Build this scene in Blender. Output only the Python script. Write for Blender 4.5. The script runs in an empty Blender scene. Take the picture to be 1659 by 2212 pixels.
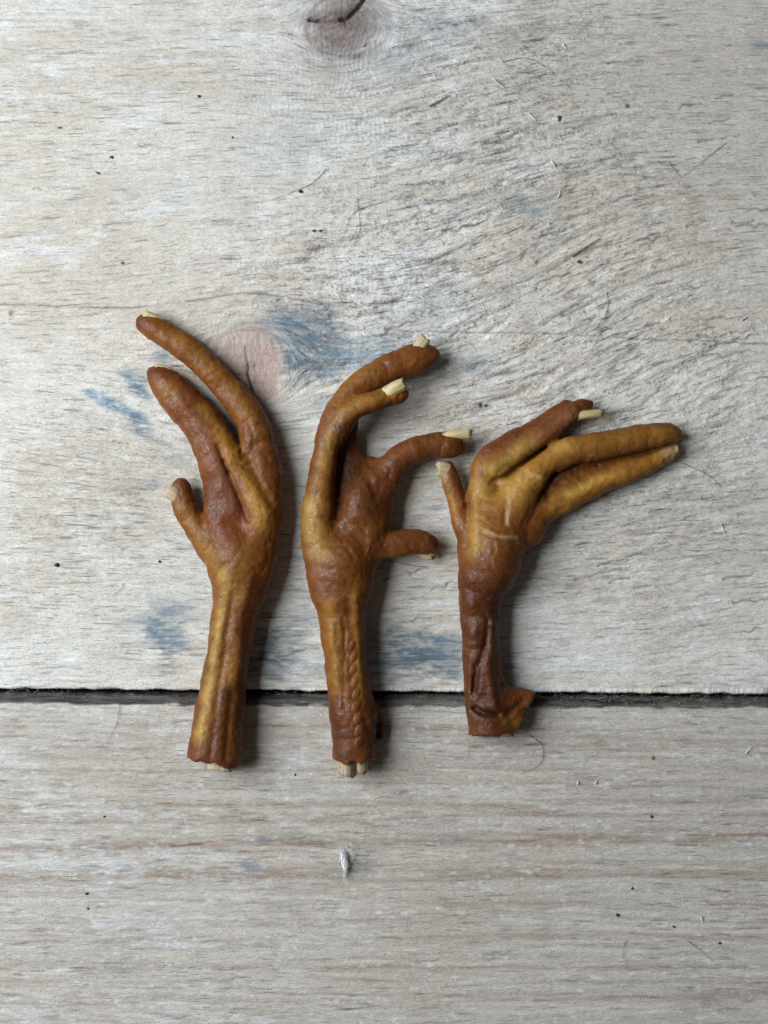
import bpy, math, random
import numpy as np

random.seed(7)
rng = np.random.default_rng(11)
scene = bpy.context.scene
C = scene.collection

# ------------------------------------------------------------------ camera, light, exposure
S = 0.24 / 1659.0            # metres per layout unit (the board top is 1659 units wide in view)
HC = 0.44                    # camera height above the boards
cam_d = bpy.data.cameras.new('camera')
cam_d.sensor_fit = 'HORIZONTAL'
cam_d.sensor_width = 36.0
cam_d.lens = 36.0 * HC / 0.24
cam_d.clip_start = 0.01
cam_d.clip_end = 50.0
cam = bpy.data.objects.new('camera', cam_d)
cam.location = (0, 0, HC)
C.objects.link(cam)
scene.camera = cam

world = bpy.data.worlds.new('World')
scene.world = world
world.use_nodes = True
bg = world.node_tree.nodes['Background']
bg.inputs['Color'].default_value = (1.0, 0.93, 0.86, 1)
bg.inputs['Strength'].default_value = 0.06

def look_at(o, target):
    from mathutils import Vector
    d = Vector(target) - o.location
    o.rotation_euler = d.to_track_quat('-Z', 'Y').to_euler()

win = bpy.data.lights.new('window_light', 'AREA')
win.shape = 'RECTANGLE'
win.size = 0.58
win.size_y = 0.62
win.energy = 12.4
win.color = (0.88, 0.945, 1.0)
wo = bpy.data.objects.new('window_light', win)
wo.location = (-0.58, 0.12, 0.55)
C.objects.link(wo)
look_at(wo, (0, 0, 0))

scene.view_settings.view_transform = 'Standard'
scene.view_settings.look = 'None'
scene.view_settings.gamma = 1.0
scene.view_settings.exposure = 0.0
scene.view_settings.use_curve_mapping = False
scene.render.engine = 'CYCLES'

# ------------------------------------------------------------------ helpers
HU = HC / S                   # camera height in layout units
CX, CY = 829.5, 1106.0

def srgb(r, g, b):
    def f(c):
        c /= 255.0
        return c / 12.92 if c <= 0.04045 else ((c + 0.055) / 1.055) ** 2.4
    return np.array([f(r), f(g), f(b)], dtype=np.float32)

def tag(o, label=None, cat=None, group=None, kind=None):
    if label: o['label'] = label
    if cat: o['category'] = cat
    if group: o['group'] = group
    if kind: o['kind'] = kind
    return o

def to_world(p):
    """layout units (x right, y down, z up) to metres"""
    p = np.asarray(p, dtype=np.float64)
    return np.stack([(p[..., 0] - CX) * S, (CY - p[..., 1]) * S, p[..., 2] * S], -1)

def place(x, y, z):
    """the layout point seen at (x, y) on the board plane when it stands z units above the board"""
    f = 1.0 - z / HU
    return (CX + (x - CX) * f, CY + (y - CY) * f, z)

def make_mesh(name, verts, quads, mat, parent=None, cols=None, smooth=True, grain=None):
    me = bpy.data.meshes.new(name)
    v = np.ascontiguousarray(verts, dtype=np.float32)
    q = np.ascontiguousarray(quads, dtype=np.int32)
    n = q.shape[1]
    me.vertices.add(len(v)); me.vertices.foreach_set('co', v.ravel())
    me.loops.add(q.size); me.loops.foreach_set('vertex_index', q.ravel())
    me.polygons.add(len(q))
    me.polygons.foreach_set('loop_start', np.arange(0, q.size, n, dtype=np.int32))
    try:
        me.polygons.foreach_set('loop_total', np.full(len(q), n, dtype=np.int32))
    except Exception:
        pass
    me.polygons.foreach_set('use_smooth', np.full(len(q), smooth, dtype=bool))
    me.update(calc_edges=True)
    if cols is not None:
        a = me.color_attributes.new('col', 'FLOAT_COLOR', 'POINT')
        c4 = np.ones((len(v), 4), dtype=np.float32); c4[:, :cols.shape[1]] = cols
        a.data.foreach_set('color', c4.ravel())
    if grain is not None:
        a = me.attributes.new('grain', 'FLOAT_VECTOR', 'POINT')
        a.data.foreach_set('vector', np.ascontiguousarray(grain, dtype=np.float32).ravel())
    me.validate()
    me.materials.append(mat)
    o = bpy.data.objects.new(name, me)
    C.objects.link(o)
    if parent is not None: o.parent = parent
    return o

def empty(name, loc):
    o = bpy.data.objects.new(name, None)
    o.empty_display_size = 0.01
    o.location = loc
    C.objects.link(o)
    return o

def catmull(pts, n=6):
    p = np.asarray(pts, dtype=np.float64)
    if len(p) < 3:
        t = np.linspace(0, 1, n + 1)[:, None]
        return p[0] * (1 - t) + p[-1] * t
    P = np.vstack([2 * p[0] - p[1], p, 2 * p[-1] - p[-2]])
    out = []
    for i in range(1, len(P) - 2):
        a, b, c, d = P[i - 1], P[i], P[i + 1], P[i + 2]
        t = np.linspace(0, 1, n, endpoint=False)[:, None]
        out.append(0.5 * ((2 * b) + (-a + c) * t + (2 * a - 5 * b + 4 * c - d) * t ** 2 + (-a + 3 * b - 3 * c + d) * t ** 3))
    out.append(P[-2][None])
    return np.vstack(out)

def sstep(a, b, x):
    t = np.clip((x - a) / (b - a), 0, 1)
    return t * t * (3 - 2 * t)

def lat2(ny, nx, h, wx, wy, seed):
    """smooth value noise on a raster, wavelengths wx, wy in layout units, range 0..1"""
    r = np.random.default_rng(seed)
    gy, gx = int(ny * h / wy) + 3, int(nx * h / wx) + 3
    g = r.random((gy, gx)).astype(np.float32)
    yy = np.arange(ny) * h / wy; xx = np.arange(nx) * h / wx
    y0 = yy.astype(int); x0 = xx.astype(int)
    fy = (yy - y0).astype(np.float32); fx = (xx - x0).astype(np.float32)
    fy = (fy * fy * (3 - 2 * fy))[:, None]; fx = (fx * fx * (3 - 2 * fx))[None, :]
    a = g[y0]; b = g[y0 + 1]
    r_ = a * (1 - fy) + b * fy
    return r_[:, x0] * (1 - fx) + r_[:, x0 + 1] * fx

def fbm2(ny, nx, h, wx, wy, seed, octv=4):
    s = 0; a = 1.0; t = 0
    for i in range(octv):
        s = s + a * lat2(ny, nx, h, wx, wy, seed + i * 17); t += a
        a *= 0.55; wx /= 2.0; wy /= 2.0
    return s / t

def poly_dist(X, Y, pts):
    """distance from raster points to a polyline in the plane"""
    d = np.full(X.shape, 1e9, dtype=np.float32)
    for (a, b) in zip(pts[:-1], pts[1:]):
        ax, ay = a[0], a[1]; bx, by = b[0], b[1]
        vx, vy = bx - ax, by - ay
        L = vx * vx + vy * vy + 1e-9
        t = np.clip(((X - ax) * vx + (Y - ay) * vy) / L, 0, 1)
        d = np.minimum(d, np.hypot(X - ax - t * vx, Y - ay - t * vy))
    return d

# ------------------------------------------------------------------ materials
def new_mat(name):
    m = bpy.data.materials.new(name); m.use_nodes = True
    nt = m.node_tree; b = nt.nodes['Principled BSDF']
    return m, nt, b

def N(nt, t, **kw):
    n = nt.nodes.new(t)
    for k, v in kw.items(): setattr(n, k, v)
    return n

def mat_wood():
    """colour from the board's own painted tone, fibres and fissures from noise drawn out along the grain"""
    m, nt, b = new_mat('weathered_wood')
    L = nt.links.new
    at = N(nt, 'ShaderNodeAttribute', attribute_name='col')
    ga = N(nt, 'ShaderNodeAttribute', attribute_name='grain')
    geo = N(nt, 'ShaderNodeNewGeometry')
    sep = N(nt, 'ShaderNodeSeparateXYZ'); L(ga.outputs['Vector'], sep.inputs[0])
    torn = sep.outputs['Z']
    def vec(sx, sy, off):
        mx = N(nt, 'ShaderNodeMath', operation='MULTIPLY_ADD'); L(sep.outputs['X'], mx.inputs[0]); mx.inputs[1].default_value = sx; mx.inputs[2].default_value = off * 3.7
        my = N(nt, 'ShaderNodeMath', operation='MULTIPLY'); L(sep.outputs['Y'], my.inputs[0]); my.inputs[1].default_value = sy
        c = N(nt, 'ShaderNodeCombineXYZ'); L(mx.outputs[0], c.inputs['X']); L(my.outputs[0], c.inputs['Y'])
        return c.outputs[0]
    def noise(v, detail=3, rough=.55, dist=0.0):
        n = N(nt, 'ShaderNodeTexNoise', noise_dimensions='2D'); n.inputs['Scale'].default_value = 1; n.inputs['Detail'].default_value = detail
        n.inputs['Roughness'].default_value = rough
        L(v, n.inputs['Vector']); return n.outputs['Fac']
    def rng_(v, a, c, lo, hi):
        r = N(nt, 'ShaderNodeMapRange'); r.inputs['From Min'].default_value = a; r.inputs['From Max'].default_value = c
        r.inputs['To Min'].default_value = lo; r.inputs['To Max'].default_value = hi; L(v, r.inputs['Value']); return r.outputs[0]
    def mth(op, a, c, d=None):
        n = N(nt, 'ShaderNodeMath', operation=op)
        for i, q in enumerate((a, c, d)):
            if q is None: continue
            if isinstance(q, (int, float)): n.inputs[i].default_value = q
            else: L(q, n.inputs[i])
        return n.outputs[0]
    fib = noise(vec(.055, .42, 0), 3, .6)                 # fibres
    fib2 = noise(vec(.11, .9, 7), 2, .6)              # fine fuzz
    dash = noise(vec(.015, .26, 20), 2, .5)           # short fissures
    patchy = at.outputs['Alpha']
    wob = N(nt, 'ShaderNodeTexNoise', noise_dimensions='2D'); wob.inputs['Scale'].default_value = 1; wob.inputs['Detail'].default_value = 1; L(vec(.10, .22, 11), wob.inputs['Vector'])
    wv = N(nt, 'ShaderNodeVectorMath', operation='MULTIPLY_ADD'); L(wob.outputs['Color'], wv.inputs[0]); wv.inputs[1].default_value = (.9, .9, 0); L(vec(.028, .105, 60), wv.inputs[2])
    vo = N(nt, 'ShaderNodeTexVoronoi', feature='DISTANCE_TO_EDGE', voronoi_dimensions='2D'); vo.inputs['Scale'].default_value = 1; L(wv.outputs[0], vo.inputs['Vector'])
    edge2 = mth('MULTIPLY', rng_(vo.outputs['Distance'], .006, .05, 1, 0), rng_(torn, -.3, .9, 0, 1))
    edge2 = mth('MULTIPLY', edge2, rng_(fib, .46, .60, 0, 1))
    dk = mth('MULTIPLY', rng_(dash, .685, .73, 0, 1), rng_(patchy, .36, .58, .1, 1))
    pits = N(nt, 'ShaderNodeTexNoise'); pits.inputs['Scale'].default_value = 1900; pits.inputs['Detail'].default_value = 2
    L(geo.outputs['Position'], pits.inputs['Vector'])
    tone = mth('MULTIPLY', rng_(fib, .25, .75, .92, 1.08), mth('MULTIPLY', rng_(fib2, .25, .75, .94, 1.06), rng_(pits.outputs['Fac'], .25, .75, .93, 1.07)))
    vm = N(nt, 'ShaderNodeVectorMath', operation='SCALE'); L(at.outputs['Color'], vm.inputs[0]); L(tone, vm.inputs['Scale'])
    dark = mth('MAXIMUM', mth('MULTIPLY', edge2, .58), mth('MULTIPLY', dk, rng_(torn, .2, .8, .42, .62)))
    mx = N(nt, 'ShaderNodeMix', data_type='RGBA'); L(dark, mx.inputs['Factor']); L(vm.outputs[0], mx.inputs['A']); mx.inputs['B'].default_value = (.075, .062, .050, 1)
    L(mx.outputs['Result'], b.inputs['Base Color'])
    b.inputs['Roughness'].default_value = 0.70
    b.inputs['Specular IOR Level'].default_value = 0.3
    h = mth('ADD', mth('MULTIPLY', fib, .9), mth('MULTIPLY', fib2, .5))
    h = mth('SUBTRACT', h, mth('MULTIPLY', dark, 1.2))
    h = mth('ADD', h, mth('MULTIPLY', pits.outputs['Fac'], .22))
    bp = N(nt, 'ShaderNodeBump'); bp.inputs['Strength'].default_value = 0.8; bp.inputs['Distance'].default_value = 0.0005
    L(h, bp.inputs['Height']); L(bp.outputs['Normal'], b.inputs['Normal'])
    return m

def mat_skin():
    m, nt, b = new_mat('dried_skin')
    L = nt.links.new
    at = N(nt, 'ShaderNodeAttribute', attribute_name='col')
    geo = N(nt, 'ShaderNodeNewGeometry')
    def noise(scale, detail, rough=.55, dist=0.0, stretch=None):
        n = N(nt, 'ShaderNodeTexNoise'); n.inputs['Scale'].default_value = scale; n.inputs['Detail'].default_value = detail
        n.inputs['Roughness'].default_value = rough; n.inputs['Distortion'].default_value = dist
        if stretch:
            mp = N(nt, 'ShaderNodeMapping'); mp.inputs['Scale'].default_value = stretch
            L(geo.outputs['Position'], mp.inputs['Vector']); L(mp.outputs['Vector'], n.inputs['Vector'])
        else: L(geo.outputs['Position'], n.inputs['Vector'])
        return n.outputs['Fac']
    def rng_(v, a, c, lo, hi):
        r = N(nt, 'ShaderNodeMapRange'); r.inputs['From Min'].default_value = a; r.inputs['From Max'].default_value = c
        r.inputs['To Min'].default_value = lo; r.inputs['To Max'].default_value = hi; L(v, r.inputs['Value']); return r.outputs[0]
    def mix(f, a, c):
        x = N(nt, 'ShaderNodeMix', data_type='RGBA')
        L(f, x.inputs['Factor'])
        for k, q in (('A', a), ('B', c)):
            if isinstance(q, tuple): x.inputs[k].default_value = q
            else: L(q, x.inputs[k])
        return x.outputs['Result']
    blotch = noise(230, 5, .65, .6)
    speck = noise(1150, 3, .6)
    streak = noise(1.0, 3, .6, .8, (1500, 300, 900))          # fibres running down the foot
    sc = N(nt, 'ShaderNodeVectorMath', operation='SCALE')
    L(at.outputs['Color'], sc.inputs[0]); L(rng_(blotch, .28, .72, .70, 1.28), sc.inputs['Scale'])
    c = mix(rng_(streak, .60, .74, 0, .38), sc.outputs[0], (.34, .19, .055, 1))
    c = mix(rng_(speck, .62, .74, 0, .16), c, (.42, .27, .14, 1))
    c = mix(rng_(speck, .40, .30, 0, .18), c, (.035, .012, .006, 1))
    c = mix(rng_(noise(420, 2, .5, 1.5), .63, .74, 0, .28), c, (.075, .020, .010, 1))
    L(c, b.inputs['Base Color'])
    vo = N(nt, 'ShaderNodeTexVoronoi'); vo.inputs['Scale'].default_value = 1450
    L(geo.outputs['Position'], vo.inputs['Vector'])
    wr = noise(1.0, 3, .6, 1.0, (520, 1500, 900))             # fine cross wrinkles
    ad = N(nt, 'ShaderNodeMath', operation='MULTIPLY_ADD'); L(vo.outputs['Distance'], ad.inputs[0]); ad.inputs[1].default_value = -.9; L(speck, ad.inputs[2])
    ad2 = N(nt, 'ShaderNodeMath', operation='MULTIPLY_ADD'); L(wr, ad2.inputs[0]); ad2.inputs[1].default_value = .55; L(ad.outputs[0], ad2.inputs[2])
    ad3 = N(nt, 'ShaderNodeMath', operation='MULTIPLY_ADD'); L(streak, ad3.inputs[0]); ad3.inputs[1].default_value = .4; L(ad2.outputs[0], ad3.inputs[2])
    bp = N(nt, 'ShaderNodeBump'); bp.inputs['Strength'].default_value = 0.32; bp.inputs['Distance'].default_value = 0.00024
    L(ad3.outputs[0], bp.inputs['Height']); L(bp.outputs['Normal'], b.inputs['Normal'])
    L(rng_(speck, .46, .66, .52, .22), b.inputs['Roughness'])
    b.inputs['Specular IOR Level'].default_value = 0.23
    b.inputs['Subsurface Weight'].default_value = 0.26
    b.inputs['Subsurface Radius'].default_value = (1.0, 0.40, 0.12)
    b.inputs['Subsurface Scale'].default_value = 0.0016
    return m

def mat_horn(name, c1, c2, rough=0.5):
    m, nt, b = new_mat(name)
    tc = N(nt, 'ShaderNodeTexCoord')
    mp = N(nt, 'ShaderNodeMapping'); mp.inputs['Scale'].default_value = (120, 1500, 1500)
    nt.links.new(tc.outputs['Object'], mp.inputs['Vector'])
    n = N(nt, 'ShaderNodeTexNoise'); n.inputs['Scale'].default_value = 1; n.inputs['Detail'].default_value = 4
    nt.links.new(mp.outputs['Vector'], n.inputs['Vector'])
    r = N(nt, 'ShaderNodeValToRGB')
    r.color_ramp.elements[0].position = 0.35; r.color_ramp.elements[0].color = (*c1, 1)
    r.color_ramp.elements[1].position = 0.62; r.color_ramp.elements[1].color = (*c2, 1)
    nt.links.new(n.outputs['Fac'], r.inputs['Fac'])
    nt.links.new(r.outputs['Color'], b.inputs['Base Color'])
    bp = N(nt, 'ShaderNodeBump'); bp.inputs['Strength'].default_value = 0.5; bp.inputs['Distance'].default_value = 0.0002
    nt.links.new(n.outputs['Fac'], bp.inputs['Height']); nt.links.new(bp.outputs['Normal'], b.inputs['Normal'])
    b.inputs['Roughness'].default_value = rough
    b.inputs['Subsurface Weight'].default_value = 0.15
    b.inputs['Subsurface Radius'].default_value = (1, .7, .4)
    b.inputs['Subsurface Scale'].default_value = 0.001
    return m

def mat_plain(name, col, rough=0.7, var=0.25, scale=900):
    m, nt, b = new_mat(name)
    geo = N(nt, 'ShaderNodeNewGeometry')
    n = N(nt, 'ShaderNodeTexNoise'); n.inputs['Scale'].default_value = scale; n.inputs['Detail'].default_value = 3
    nt.links.new(geo.outputs['Position'], n.inputs['Vector'])
    mr = N(nt, 'ShaderNodeMapRange'); mr.inputs['To Min'].default_value = 1 - var; mr.inputs['To Max'].default_value = 1 + var
    nt.links.new(n.outputs['Fac'], mr.inputs['Value'])
    vm = N(nt, 'ShaderNodeVectorMath', operation='SCALE'); vm.inputs[0].default_value = col
    nt.links.new(mr.outputs[0], vm.inputs['Scale'])
    nt.links.new(vm.outputs[0], b.inputs['Base Color'])
    b.inputs['Roughness'].default_value = rough
    return m

M_WOOD = mat_wood()
M_SKIN = mat_skin()
M_CLAW = mat_horn('claw_horn', (0.40, 0.30, 0.13), (0.58, 0.47, 0.26))
M_CLAWP = mat_horn('pale_claw_horn', (0.34, 0.24, 0.11), (0.52, 0.42, 0.26))
M_BONE = mat_horn('cut_bone', (0.24, 0.16, 0.085), (0.50, 0.41, 0.28), 0.6)
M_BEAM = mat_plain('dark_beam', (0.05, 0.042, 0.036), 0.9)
M_HAIR = mat_plain('dark_hair', (0.035, 0.028, 0.022), 0.5)
M_HAIRP = mat_plain('pale_hair', (0.28, 0.25, 0.21), 0.5)
M_BLACK = mat_plain('black_grit', (0.012, 0.013, 0.017), 0.6)
M_CRUMB = mat_plain('brown_crumb', (0.11, 0.048, 0.018), 0.7)
M_CHIP = mat_plain('grey_brown_chip', (0.13, 0.10, 0.07), 0.8)
M_STRAW = mat_plain('dry_straw', (0.22, 0.17, 0.085), 0.7)
M_WHITE = mat_plain('white_fibre', (0.72, 0.72, 0.70), 0.7)
M_FLUFF = mat_plain('white_fluff', (0.90, 0.91, 0.92), 0.6, 0.05)
M_LINT = mat_plain('grey_lint', (0.22, 0.20, 0.18), 0.9)

# ------------------------------------------------------------------ boards
RH = 2.2                                    # raster step, layout units
X0, Y0 = -130.0, -130.0
NX, NY = int(1920 / RH), int(2470 / RH)
xs = X0 + np.arange(NX) * RH; ys = Y0 + np.arange(NY) * RH
X, Y = np.meshgrid(xs.astype(np.float32), ys.astype(np.float32))

def ell(cx, cy, rx, ry, ang=0.0):
    a = math.radians(ang); c, s = math.cos(a), math.sin(a)
    dx, dy = X - cx, Y - cy
    return np.sqrt(((dx * c + dy * s) / rx) ** 2 + ((-dx * s + dy * c) / ry) ** 2)

# grain direction: level lines part around the knots
KNOTS = [(738, 62, 92, 0.5), (532, 790, 105, 0.45)]
psi = Y.copy() + 14 * (fbm2(NY, NX, RH, 500, 160, 5, 3) - 0.5)
for (kx, ky, R, w) in KNOTS:
    dx, dy = X - kx, Y - ky
    r2 = dx * dx * 0.55 + dy * dy
    psi -= w * dy * R * R / np.maximum(r2, R * R * 0.5)
lower = (Y > 1494)
psi = np.where(lower, Y + 10 * (lat2(NY, NX, RH, 420, 120, 9) - 0.5), psi)
tilt = (-0.27 * np.exp(-((X - 1080) / 330) ** 2 - ((Y - 420) / 420) ** 2)
        - 0.16 * np.exp(-((X - 1400) / 300) ** 2 - ((Y - 800) / 300) ** 2)
        + 0.10 * np.exp(-((X - 150) / 250) ** 2 - ((Y - 1000) / 200) ** 2)
        - 0.10 * np.exp(-((X - 350) / 300) ** 2 - ((Y - 400) / 250) ** 2)
        - 0.10 * np.exp(-((X - 1450) / 350) ** 2 - ((Y - 1250) / 200) ** 2))
tilt = np.where(lower, 0.006, tilt)
psi = psi - np.cumsum(np.tan(tilt), axis=1) * RH
gy_, gx_ = np.gradient(psi, RH)
TH = np.arctan2(-gx_, np.maximum(gy_, 0.15)) + 0.22 * (fbm2(NY, NX, RH, 60, 26, 31, 2) - 0.5)
U = np.cos(TH).astype(np.float32); V = np.sin(TH).astype(np.float32)

def lic(src, L, ds=1.0, oneside=None):
    """smear noise images along the grain; oneside = decay for a one-way smear"""
    k = len(src)
    acc = [s.copy() for s in src]; wt = 1.0
    iy, ix = np.mgrid[0:NY, 0:NX].astype(np.float32)
    for sgn in ((1, -1) if oneside is None else (1,)):
        px, py = ix.copy(), iy.copy()
        for i in range(L):
            jx = np.clip(px + 0.5, 0, NX - 1).astype(np.int32); jy = np.clip(py + 0.5, 0, NY - 1).astype(np.int32)
            px += sgn * U[jy, jx] * ds; py += sgn * V[jy, jx] * ds
            jx = np.clip(px + 0.5, 0, NX - 1).astype(np.int32); jy = np.clip(py + 0.5, 0, NY - 1).astype(np.int32)
            w = (1 - (i + 1) / (L + 1)) if oneside is None else math.exp(-i / oneside)
            for c in range(k): acc[c] += w * src[c][jy, jx]
            wt += w
    return [a / wt for a in acc]

def unit(a):
    a = a - a.mean(); return a / (a.std() + 1e-9)

w1 = rng.random((NY, NX)).astype(np.float32)
w2 = lat2(NY, NX, RH, 6, 6, 41)
g_fine, g_mid = [unit(a) for a in lic([w1, w2], 14)]
sp = (rng.random((NY, NX)) > 0.9972).astype(np.float32)
sp2 = (rng.random((NY, NX)) > 0.9990).astype(np.float32)
crk, crk2 = lic([sp, sp2], 13)
crk = np.clip(crk / 0.055, 0, 1.3); crk2 = np.clip(crk2 / 0.055, 0, 1.3)
w3 = lat2(NY, NX, RH, 9, 9, 43); w4 = lat2(NY, NX, RH, 16, 12, 44)
t1, t2 = [unit(a) for a in lic([w3, w4], 26, 1.0, 9.0)]      # torn fibres: long tails, abrupt starts
long1, = [unit(a) for a in lic([lat2(NY, NX, RH, 14, 7, 47)], 60, 1.5)]

fb_big = fbm2(NY, NX, RH, 260, 140, 61, 4)
fb_mid = fbm2(NY, NX, RH, 70, 36, 62, 4)
fb_sm = fbm2(NY, NX, RH, 24, 14, 63, 3)

def vnoise(x, y, seed, octv=4, gain=0.55):
    """value noise at arbitrary coordinates"""
    r = np.random.default_rng(seed); g = r.random((256, 256)).astype(np.float32); t = 0; s_ = 0; a = 1.0
    for o in range(octv):
        i = np.floor(x).astype(np.int32); j = np.floor(y).astype(np.int32); fx = x - i; fy = y - j
        fx = fx * fx * (3 - 2 * fx); fy = fy * fy * (3 - 2 * fy); i0, j0, i1, j1 = i & 255, j & 255, (i + 1) & 255, (j + 1) & 255
        s_ = s_ + a * ((g[i0, j0] * (1 - fx) + g[i1, j0] * fx) * (1 - fy) + (g[i0, j1] * (1 - fx) + g[i1, j1] * fx) * fy)
        t += a; a *= gain; x = x * 2.03 + 17.1; y = y * 2.03 + 5.3
    return s_ / t
patchy = np.clip(vnoise(X * .006, psi * .012, 3, 3), 0, 1)
flakes = sstep(.70, .76, vnoise(X * .055, psi * .22, 90, 2))
# how torn the surface is
rough = 0.28 + 0.15 * (fb_big - 0.5)
rough += 0.85 * np.exp(-((X - 1060) / 330) ** 2 - ((Y - 430) / 460) ** 2)
rough += 0.45 * np.exp(-((X - 760) / 260) ** 2 - ((Y - 640) / 170) ** 2)
rough += 0.35 * np.exp(-((X - 1420) / 300) ** 2 - ((Y - 950) / 420) ** 2)
rough += 0.25 * np.exp(-((X - 230) / 300) ** 2 - ((Y - 1050) / 320) ** 2)
rough = np.where(lower, 0.22 + 0.25 * (fb_big - 0.5), rough)
rough = np.clip(rough, 0.08, 1.15)
rough = np.where(lower, rough, -0.4 + (rough + 0.4) * np.minimum(sstep(.85, 1.25, ell(535, 790, 84, 98, 8)), sstep(.85, 1.25, ell(742, 58, 95, 82, 0))))

# saw marks across the grain
saw = np.sin(2 * np.pi * (X + 26 * fb_mid + 14 * lat2(NY, NX, RH, 40, 16, 88)) / 10.5)
sawmask = (0.9 * np.exp(-((X - 790) / 130) ** 2 - ((Y - 170) / 170) ** 2) + 0.9 * np.exp(-((X - 640) / 150) ** 2 - ((Y - 700) / 110) ** 2)
           + 0.5 * np.exp(-((X - 880) / 160) ** 2 - ((Y - 560) / 120) ** 2) + 0.35 * np.exp(-((X - 380) / 120) ** 2 - ((Y - 720) / 160) ** 2)
           + 0.5 * np.exp(-((X - 560) / 110) ** 2 - ((Y - 230) / 120) ** 2))
sawmask = np.where(lower, 0.05, sawmask * 0.7 + 0.03) * (0.1 + 1.2 * sstep(0.42, 0.62, fb_mid))
bands = np.sin(2 * np.pi * (X + 40 * fb_big) / 150.0)

hgt = np.zeros_like(X)
hgt += 0.24 * g_fine * (0.45 + 0.55 * rough) + 0.12 * g_mid * (0.5 + rough)
rough0 = np.maximum(rough, 0.05)
hgt += rough0 * (0.42 * t1 + 0.42 * t2)
ter = vnoise(X * .0095 + 0.4 * (fb_mid - .5), psi * .060, 40, 4, .5)
ter2 = vnoise(X * .020, psi * .125, 41, 3, .5)
knotout = np.minimum(sstep(1.0, 1.3, ell(535, 790, 84, 98, 8)), sstep(1.0, 1.3, ell(742, 58, 95, 82, 0)))
flakes *= knotout
tmask = sstep(.30, .85, rough) * knotout; TEDGE = np.zeros_like(X)
for th in (.40, .46, .52, .58, .64):
    hgt += 1.45 * tmask * sstep(th - .007, th + .007, ter)
    TEDGE = np.maximum(TEDGE, np.exp(-((ter - th + .007) / .0065) ** 2) * sstep(.35, .6, vnoise(X * .03, psi * .05, 42 + int(th * 100), 2)))
for th in (.43, .54):
    hgt += 1.1 * sstep(.2, .7, rough) * sstep(th - .01, th + .01, ter2)
    TEDGE = np.maximum(TEDGE, .7 * np.exp(-((ter2 - th + .009) / .008) ** 2) * sstep(.45, .62, vnoise(X * .04, psi * .07, 142 + int(th * 100), 2)) * sstep(.2, .7, rough))
TEDGE *= np.maximum(tmask, .5 * sstep(.2, .7, rough))
hgt += 0.55 * saw * sawmask
hgt += 3.0 * (fb_big - 0.5) + 1.0 * long1 * 0.4
crkamt = np.clip(crk * (0.35 + 0.8 * rough) * sstep(0.36, 0.6, fb_mid) + crk2 * 0.7, 0, 1.2)
hgt -= 2.2 * crkamt

# --- colour
pale = srgb(219, 215, 206); beige = srgb(207, 197, 183); white = srgb(236, 237, 236); greyw = srgb(178, 174, 166)
col = np.empty((NY, NX, 3), dtype=np.float32); col[:] = pale

def lay(mask, c):
    global col
    m = np.clip(mask, 0, 1)[..., None]
    col = col * (1 - m) + np.asarray(c, dtype=np.float32) * m

def patch(cx, cy, rx, ry, ang, c, k, streak=0.5, soft=0.75, rag=0.45):
    e = ell(cx, cy, rx, ry, ang) + rag * 2.2 * (fb_mid - 0.5) + 0.18 * rag * g_mid
    m = 1 - sstep(1 - soft, 1 + soft * 0.35, e)
    m = m * k * np.clip(1 - streak + streak * 1.5 * sstep(-0.7, 0.9, 0.5 * g_mid + 0.55 * g_fine + 2.2 * (fb_sm - 0.5)), 0, 1.2)
    lay(m, c)

lay(0.75 * sstep(0.42, 0.66, fb_big + 0.06 * long1), beige)
lay(0.5 * sstep(-0.2, 1.8, 0.6 * long1 + 5.0 * (fb_mid - 0.5)) * np.where(lower, 0.7, 1.0), white)
# growth bands sweeping in from the left, above and below the pith line
vph = np.abs(Y - 662) - 0.40 * np.clip(X, 0, 900) - 68 + 60 * (fb_mid - 0.5) + 5 * g_mid
leftm = (1 - sstep(430, 760, X)) * (Y < 1480)
lay(0.34 * leftm * (1 - sstep(-45, 40, vph)) * (Y > 470), srgb(208, 192, 174))
for off, w, k in ((95, 30, .40), (185, 36, .36), (270, 36, .36), (360, 32, .30), (450, 36, .25)):
    lay(k * leftm * np.exp(-((vph - off) / w) ** 2) * sstep(-0.8, 1.5, long1 + 1), srgb(206, 194, 177))
lay(0.22 * (1 - sstep(380, 900, X)) * (1 - sstep(80, 620, Y)) * sstep(-0.6, 1.0, long1), srgb(232, 234, 235))
lay(np.where(lower, 0, 0.5 * sstep(900, 1500, X + 200 * (fb_big - .5)) * (1 - sstep(1000, 1400, Y))), srgb(200, 193, 182))
# warmer bare patches to the right
for a in ((1350, 430, 170, 90, -8, .5), (1330, 560, 120, 70, 0, .5), (1520, 520, 160, 60, -3, .4), (1560, 680, 160, 50, 0, .4),
          (1500, 140, 220, 90, 0, .35), (900, 250, 90, 60, 0, .3), (700, 190, 60, 60, 0, .4), (1060, 560, 60, 90, 0, .35)):
    patch(*a[:5], srgb(208, 194, 178), a[5])
lay(np.where(lower, np.clip(0.62 + 0.10 * long1, 0, 1), 0), srgb(177, 167, 156))  # lower board's own grey-brown, deepened in the colour for the shade at the bottom
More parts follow.
